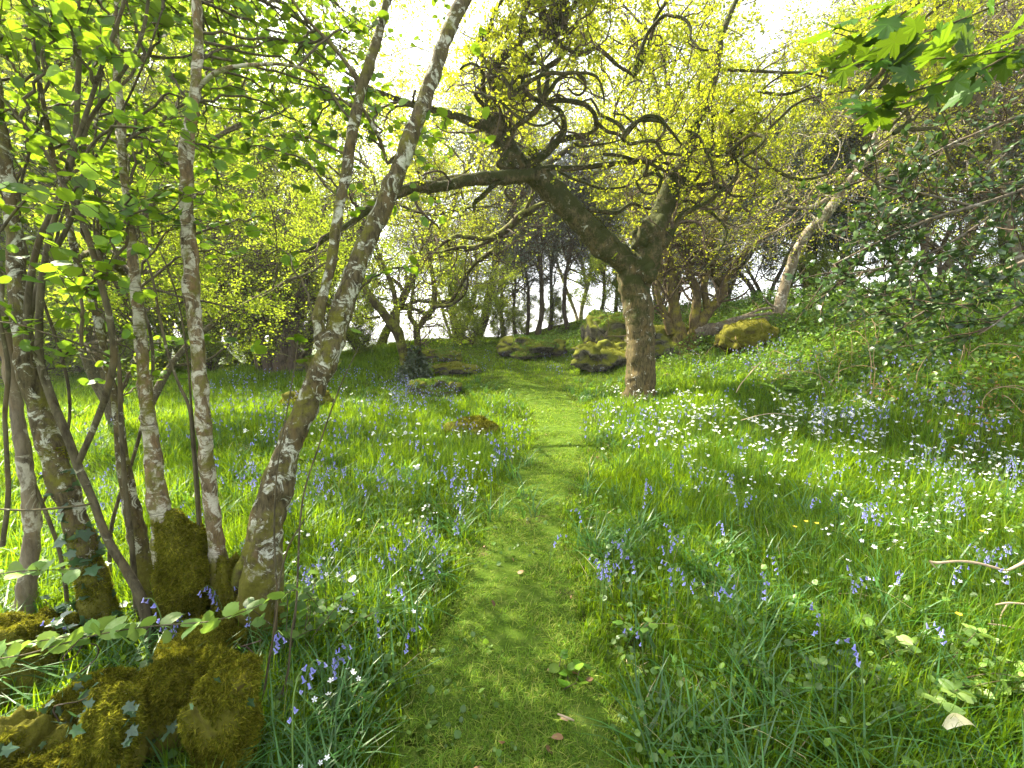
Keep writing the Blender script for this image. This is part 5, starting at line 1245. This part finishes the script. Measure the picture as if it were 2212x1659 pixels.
BB = meshes(bluebell, range(400, 412), M_STEM, M_BLUE, "bluebell")
BL = joined(bluebell, range(412, 420), M_STEM, M_BLUE, "bluebell", low=True)
WF = meshes(whiteflower, range(430, 438), M_STEM, M_WHITE, "stitchwort")
WL = joined(whiteflower, range(438, 444), M_STEM, M_WHITE, "stitchwort", low=True)
def flower(kind, pos, label, group, near, r, sc=1.0):
    nm, cat, big, low = ("bluebell", "bluebell", BB, BL) if kind == 'b' else ("white_flower", "wildflower", WF, WL)
    rz = r.uniform(0, 2 * pi); s = r.uniform(.85, 1.15) * sc
    if near:
        t = thing(nm, pos, label, cat, group, rz); t.scale = (s, s, s); m = big[int(r.integers(len(big)))]
        for n_, me in (("stem", m[0]), ("petals", m[1])):
            o = bpy.data.objects.new(n_, me); C.objects.link(o); o.parent = t
        return t
    o = bpy.data.objects.new(nm, low[int(r.integers(len(low)))]); C.objects.link(o); o.location = [float(c) for c in pos]; o.rotation_euler = (0, 0, rz); o.scale = (s, s, s)
    return tag(o, label, cat, group)
def flow_spot(X, Y):
    """a flower head seen at X, Y stands a little nearer than the ground behind it"""
    return G(X, Y, .27)
BG = {'R': ("bluebell nodding above the grass right of the path", "bluebells right of the path"),
      'L': ("bluebell in the grass between the path and the leaning tree", "bluebells left of the path"),
      'S': ("bluebell seen between the stems of the foreground trees", "bluebells among the stems"),
      'T': ("bluebell crowding round the stone under the twin stemmed tree", "bluebells under the twin stemmed tree"),
      'K': ("bluebell standing among brambles at the foot of the bank", "bluebells by the brambles"),
      'F': ("small distant bluebell at the back of the clearing near the boulders", "bluebells at the back of the clearing")}
def region_key(X, Y):
    if Y < 800 and X > 900: return 'F'
    if X < 560: return 'S'
    if 780 < X < 1010 and Y < 890: return 'T'
    if X < 1190: return 'L'
    if X > 1560 and Y < 950: return 'K'
    return 'R'
rf = np.random.default_rng(90); spots = []
def scatter(n, x0, x1, y0, y1, kind, pw=1.0):
    for _ in range(int(n * (.72 if kind == 'b' else .9))):
        cx_, cy__ = rf.uniform(x0, x1), y0 + (y1 - y0) * rf.uniform() ** pw
        if kind == 'b' and rf.uniform() < .45:
            for _ in range(2): spots.append((cx_ + rf.normal(0, 14), cy__ + rf.normal(0, 9), kind))
        spots.append((cx_, cy__, kind))
NAMED = [(1780, 1358, "lone bluebell in deep grass left of the bramble seedling"), (2058, 1360, "bluebell just behind the bramble seedling"), (1875, 1412, "single pale bluebell bud near the bramble seedling"),
         (1690, 1218, "bluebell standing alone right of the dense bluebell cluster"), (1600, 1300, "lowest bluebell of the dense cluster right of the path"), (1545, 1262, "deep violet bluebell in the middle of the cluster right of the path"),
         (1660, 1285, "bluebell at the right end of the cluster right of the path"), (1395, 1350, "small bluebell closest to the right edge of the path"), (1265, 1115, "bluebell just over the right edge of the path bend"), (1186, 1155, "bluebell leaning over the middle of the path"),
         (860, 1380, "dark bluebell in grass left of the near path"), (812, 1345, "pale bluebell left of the dark one by the near path"), (585, 1380, "bluebell directly in front of the leaning tree foot"), (648, 1465, "drooping bluebell low beside the big mossy stump"),
         (625, 1590, "bluebell close beside the big mossy stump at the bottom edge"), (2195, 1242, "bluebell at the right edge near the pale stick"), (1950, 1225, "bluebell left of the pale stick end"), (720, 1160, "bluebell right of the leaning tree foot")]
for X, Y, lab in NAMED: flower('b', flow_spot(X, Y), lab, None, True, rf, 1.15)
scatter(7, 1420, 1720, 1000, 1300, 'b'); scatter(8, 1250, 1500, 900, 1200, 'b'); scatter(14, 1700, 2212, 1080, 1260, 'b')
scatter(90, 1450, 2212, 880, 1080, 'b'); scatter(60, 1560, 2100, 770, 900, 'b'); scatter(40, 1250, 1480, 850, 950, 'b')
scatter(46, 600, 1160, 960, 1250, 'b'); scatter(110, 560, 1160, 850, 1040, 'b', .9); scatter(60, 840, 990, 825, 880, 'b'); scatter(6, 560, 960, 1200, 1420, 'b')
scatter(70, 90, 620, 900, 1150, 'b'); scatter(16, 60, 560, 1150, 1350, 'b'); scatter(150, 380, 900, 790, 900, 'b'); scatter(60, 1480, 1760, 735, 800, 'b'); scatter(70, 880, 1300, 740, 800, 'b'); scatter(5, 1250, 1420, 1100, 1300, 'b', .5)
# white drifts
scatter(150, 1480, 2212, 870, 1050, 'w'); scatter(130, 1420, 1900, 860, 960, 'w'); scatter(60, 1780, 2212, 960, 1130, 'w'); scatter(22, 1860, 2212, 1060, 1240, 'w')
scatter(60, 1290, 1520, 830, 960, 'w'); scatter(46, 900, 1160, 930, 1120, 'w'); scatter(40, 500, 1000, 830, 980, 'w'); scatter(4, 700, 860, 1360, 1480, 'w'); scatter(2, 680, 780, 1560, 1640, 'w'); scatter(16, 540, 900, 1000, 1300, 'w')
pts = []
for X, Y, kd in spots:
    p = flow_spot(X, Y)
    if path_d([p[0]], [p[1]])[0] < .03 or p[1] > 30: continue
    pts.append((p[1], X, Y, kd, p))
WGR = ("white starry stitchwort in the drift right of the path", "white flowers right of the path"), ("white starry flower in the grass left of the path", "white flowers left of the path")
for kd in 'bw':
    L_ = sorted([q for q in pts if q[3] == kd], key=lambda q: q[0])
    lim = 275 if kd == 'b' else 285
    for q in L_[:lim]:
        if kd == 'b': lab, gr = BG[region_key(q[1], q[2])]
        else: lab, gr = WGR[0] if q[1] > 1200 else WGR[1]
        flower(kd, q[4], lab, gr, q[0] < 4.2, rf, 1.0 if q[0] < 6 else 1.2)
    rest = L_[lim:]
    if rest:
        ga = Geo(); gb = Geo(); src = [bluebell(s, low=True) for s in range(500, 505)] if kd == 'b' else [whiteflower(s, low=True) for s in range(505, 510)]
        for q in rest:
            a, b = src[int(rf.integers(5))]; th = rf.uniform(0, 2 * pi); R = np.array([[cos(th), -sin(th), 0], [sin(th), cos(th), 0], [0, 0, 1]]) * rf.uniform(1.1, 1.5)
            for G_, s in ((ga, a), (gb, b)):
                V, F = s.arrays(); G_.add(V @ R.T + q[4], *F)
        V1, F1 = ga.arrays(); V2, F2 = gb.arrays(); me = mesh("far_flowers", np.vstack([V1, V2]), F1 + [f + len(V1) for f in F2], [M_STEM, M_BLUE if kd == 'b' else M_WHITE], False,
             np.concatenate([np.zeros(sum(len(f) for f in F1)), np.ones(sum(len(f) for f in F2))]))
        o = bpy.data.objects.new("distant_bluebells" if kd == 'b' else "distant_white_flowers", me); C.objects.link(o)
        tag(o, "haze of distant bluebells in the far grass" if kd == 'b' else "far off specks of white flowers in the grass", None, None, "stuff")
# buttercups and dandelion clocks
def tinyflower(name, X, Y, lab, mat, rad, hgt, ball=False):
    b = flow_spot(X, Y); b[2] = H(b[0], b[1]); t = thing(name, b, lab, "wildflower"); g = Geo()
    s = catmull(np.array([[0, 0, 0, .0016], [.01, 0, hgt * .6, .0014], [.015, .01, hgt, .001]]) , 8); g.add(*tubes(s[None, :, :3] + b, s[None, :, 3], 4)); build("stem", g, M_STEM, t, b)
    g = Geo()
    if ball:
        n = 260; u = nrm(rf.normal(0, 1, (n, 3))); c = b + s[-1, :3]; x = nrm(np.cross(u, rf.normal(0, 1, (n, 3))))
        g.add(np.stack([c + u * rad * .2 - x * .0006, c + u * rad - x * .002, c + u * rad + x * .002], 1), np.arange(3 * n).reshape(n, 3))
    else:
        c = b + s[-1, :3]
        for j in range(5):
            a = 2 * pi * j / 5; u = np.array([cos(a), sin(a), .45]); v = np.array([-sin(a), cos(a), 0]); g.add([c, c + u * rad * .7 - v * rad * .45, c + u * rad * 1.1, c + u * rad * .7 + v * rad * .45], [[0, 1, 2, 3]])
    build("petals" if not ball else "seed_head", g, mat, t, b)
for X, Y, lab in [(1739, 1119, "yellow buttercup nearest the path of the three together"), (1762, 1124, "middle yellow buttercup of the three together"), (1715, 1131, "lowest yellow buttercup of the three together"), (2070, 1318, "yellow buttercup on its own above the bramble seedling"), (2120, 1140, "yellow buttercup below the white flower drift at the right")]:
    tinyflower("buttercup", X, Y, lab, M_YELLOW, .013, .24)
tinyflower("dandelion", 873, 940, "dandelion clock on the left meadow nearer the twin stemmed tree", M_WHITE, .024, .3, True)
tinyflower("dandelion", 897, 1013, "dandelion clock lower down the left meadow", M_WHITE, .022, .28, True)

# ------------------------------------------------------------------ bramble seedling, weeds, fern, sticks, log
def leafyplant(name, lab, cat, X, Y, nst, hgt, spread, lsize, mat, seed, tri=True, tpl=T_BRAM, per=5, flat=.75):
    r = np.random.default_rng(seed); b = G(X, Y); t = thing(name, b, lab, cat); a = r.uniform(0, 2 * pi, nst)
    dr = np.stack([np.cos(a) * spread, np.sin(a) * spread, np.ones(nst)], 1)
    b1, q1 = grow(np.tile(b, (nst, 1)) + r.normal(0, .03, (nst, 3)) * [1, 1, 0], dr, r.uniform(.6, 1, nst) * hgt, np.full(nst, .003), np.full(nst, .0015), 10, .08, -.06, 0.03, r)
    g = Geo(); g.add(*tubes(b1, q1, 5)); build("stem", g, B_BROWN, t, b, True)
    p, tt = along(b1, per, .35, 1, r); p = np.vstack([p, b1[:, -1]]); n = len(p); z = r.uniform(lsize * .7, lsize * 1.2, n); g = Geo()
    az = r.uniform(0, 2 * pi, n)
    for k, off in enumerate((0, 1.9, -1.9) if tri else (0,)):
        dd = np.stack([np.cos(az + off), np.sin(az + off), np.full(n, .12)], 1)
        leaves(g, p + dd * .008, z * (1 if k == 0 else .85), tpl, dd * 3, flat, r)
    build("foliage", g, mat, t, b)
leafyplant("bramble_plant", "fresh bramble seedling with pale three part leaves in the near grass", "bramble", 2010, 1490, 12, .42, .9, .052, M_FRESH, 601, per=4, flat=.5)
leafyplant("bramble_plant", "second bramble spray at the right edge beyond the fresh seedling", "bramble", 2190, 1540, 8, .4, 1.0, .052, M_FRESH, 602, per=4, flat=.5)
leafyplant("bramble_plant", "dark low bramble between the lone bluebell and the fresh seedling", "bramble", 1870, 1520, 6, .24, 1.3, .05, M_IVY, 603, per=4)
leafyplant("weed", "small upright broad leaved weed on the right path edge", "weed", 1225, 1480, 4, .16, .5, .05, M_HAZEL, 604, False, T_HAZEL, 3)
leafyplant("weed", "round leaved weed in front of the lone small bluebell by the path", "weed", 1370, 1400, 4, .22, .6, .045, M_BRAM, 605, False, T_HAZEL, 3)
leafyplant("weed", "broad dull leaved weed at the lower right corner", "weed", 2090, 1640, 5, .2, 1.1, .12, M_STRAP, 606, False, T_BRAM, 2, .6)
leafyplant("weed", "pale leaved shoot rising by the foot of the leaning tree", "weed", 650, 1440, 7, .5, .35, .05, M_BRAM, 607, False, T_HAZEL, 5)
leafyplant("weed", "low leafy weed growing at the left foot of the mossy stumps", "weed", 150, 1420, 9, .4, .6, .05, M_IVY, 608, False, T_IVY, 6)
leafyplant("weed", "tall leafy shoot left of the path below the leaning tree", "weed", 720, 1380, 5, .4, .4, .045, M_BRAM, 609, False, T_HAZEL, 5)
# fern
fb = G(1705, 880); t = thing("fern", fb, "green fern with a ladder like frond at the foot of the bramble bank", "fern"); r = np.random.default_rng(610)
g = Geo(); gs = Geo(); n = 9; a = r.uniform(0, 2 * pi, n); b1, q1 = grow(np.tile(fb, (n, 1)), np.stack([np.cos(a) * .5, np.sin(a) * .5, np.ones(n)], 1), r.uniform(.6, .9, n), np.full(n, .006), np.full(n, .002), 16, .02, -.09, 0, r)
gs.add(*tubes(b1, q1, 4))
for k in range(n):
    tt = nrm(np.gradient(b1[k], axis=0)); sd = nrm(np.cross(tt, [0, 0, 1.0]))
    for s_ in (-1, 1):
        idx_ = np.repeat(np.arange(3, 16), 2); L = .10 * np.sin(np.linspace(.35, pi * .98, len(idx_))) + .02
        leaves(g, b1[k][idx_] + tt[idx_] * r.uniform(0, .03, (len(idx_), 1)), L, tpl_simple(.2, .02), (sd[idx_] * s_ + tt[idx_] * .4) * 6, .8, r)
build("stem", gs, M_STEM, t, fb); build("frond", g, M_BRAM, t, fb)
def stick(lab, rows, d, seed, mat, sides=7, name="stick", cat="stick", more=()):
    tr = trace(rows, d); b = tr[0, :3].copy(); g = Geo(); limb(g, tr, sides, .02, .15, 20, seed, .004)
    for m in more: limb(g, trace(m, d), sides, .02, .15, 20, seed + 1, .003)
    return build(name, g, mat, None, b, True, label=lab, cat=cat)
M_STICK = plainmat("dead_stick", (.42, .32, .20), .8, .35, 30)
stick("crooked pale dead stick poking in from the right edge, uppermost of three", [(2008, 1212, 5), (2025, 1216, 9), (2070, 1212, 8), (2110, 1216, 9), (2150, 1226, 9), (2175, 1232, 9), (2205, 1220, 11), (2235, 1208, 12), (2330, 1215, 13)], 2.3, 1, M_STICK, more=([(2008, 1212, 4), (2016, 1222, 5), (2022, 1228, 3)],))
stick("forked pale stick in the middle of three at the right edge", [(2150, 1306, 5), (2180, 1302, 8), (2230, 1306, 8), (2330, 1312, 9)], 2.0, 2, M_STICK, more=([(2178, 1303, 5), (2165, 1325, 4), (2160, 1345, 3)],))
stick("thin pale stick lowest of three at the right edge", [(2135, 1347, 4), (2170, 1352, 6), (2220, 1362, 7), (2320, 1372, 8)], 1.95, 3, M_STICK)
stick("bare pale twig sticking up out of the meadow below the golden boulder", [(1590, 848, 2), (1600, 830, 2.6), (1615, 812, 2.6), (1630, 795, 2.6), (1643, 782, 2)], 7.0, 4, M_STICK)
stick("fallen twig lying across the white flower drift", [(1600, 908, 1.6), (1640, 897, 2), (1675, 893, 2), (1715, 899, 1.5)], 6.0, 5, M_STICK)
stick("short bleached twig lying on the near path", [(1205, 1542, 4), (1220, 1548, 6), (1240, 1556, 4)], 1.55, 6, M_STICK)
# fallen log
lb = G(1600, 748); LDp = lb[1] + 1.3; t = thing("fallen_log", lb, "fallen dead log with bare broken branches behind the golden boulder", "log")
g = Geo(); limb(g, trace([(1500, 722, 26), (1530, 716, 34), (1570, 708, 40), (1620, 702, 34), (1680, 692, 30), (1720, 700, 30), (1750, 712, 20)], LDp), 16, .08, .25, 4, 700, .06); build("trunk", g, B_GREY, t, lb, True)
g = Geo()
for k, rws in enumerate([[(1530, 712, 10), (1580, 690, 10), (1640, 680, 9), (1700, 680, 7), (1750, 690, 5), (1800, 715, 3)], [(1560, 705, 10), (1600, 685, 9), (1650, 668, 8), (1690, 672, 5)], [(1620, 700, 8), (1650, 715, 7), (1662, 735, 5)], [(1680, 690, 9), (1740, 680, 7), (1800, 690, 5), (1850, 705, 4), (1880, 725, 3)], [(1700, 690, 8), (1690, 670, 7), (1660, 655, 5), (1650, 640, 3)]]):
    limb(g, trace(rws, LDp), 7, .08, .15, 6, 710 + k, .05)
build("branch", g, B_PALE, t, lb, True)
# curled dead leaf at the bottom edge
cb = G(2050, 1655); g = Geo(); u, v = np.meshgrid(np.linspace(-1, 1, 9), np.linspace(0, 1, 10)); w_ = .024 * np.sin(np.pi * (v * .8 + .12)) * u
V = np.stack([cb[0] + (v - .5) * .11, cb[1] - .02 + w_, cb[2] + .17 + .04 * np.sin(v * pi) - 9 * w_ ** 2], -1).reshape(-1, 3); i = np.arange(90).reshape(10, 9)
build("dead_leaf", g.add(V, np.stack([i[:-1, :-1], i[:-1, 1:], i[1:, 1:], i[1:, :-1]], -1).reshape(-1, 4)), leafmat("bleached_leaf", [(.22, .22, .12), (.28, .26, .15)], (.5, .5, .35), .3, .05), None, cb, True, label="curled bleached dead leaf resting on grass at the bottom edge", cat="dead leaf")

# ------------------------------------------------------------------ thin morning haze
hm, hN, hL = newmat("haze")
pv = hN.new('ShaderNodeVolumePrincipled'); pv.inputs['Color'].default_value = (.93, .96, .98, 1); pv.inputs['Density'].default_value = 0.0007; pv.inputs['Anisotropy'].default_value = 0.35
ho = hN.new('ShaderNodeOutputMaterial'); hL.new(pv.outputs[0], ho.inputs['Volume'])
hv = np.array([[sx_ * 700, sy_ * 700, z_] for z_ in (-14, 34) for sx_, sy_ in ((-1, -1), (1, -1), (1, 1), (-1, 1))], float)
build("haze", Geo().add(hv, [[0, 3, 2, 1], [4, 5, 6, 7], [0, 1, 5, 4], [1, 2, 6, 5], [2, 3, 7, 6], [3, 0, 4, 7]]), hm, kind="stuff", label="thin bright haze in the air of the wood")
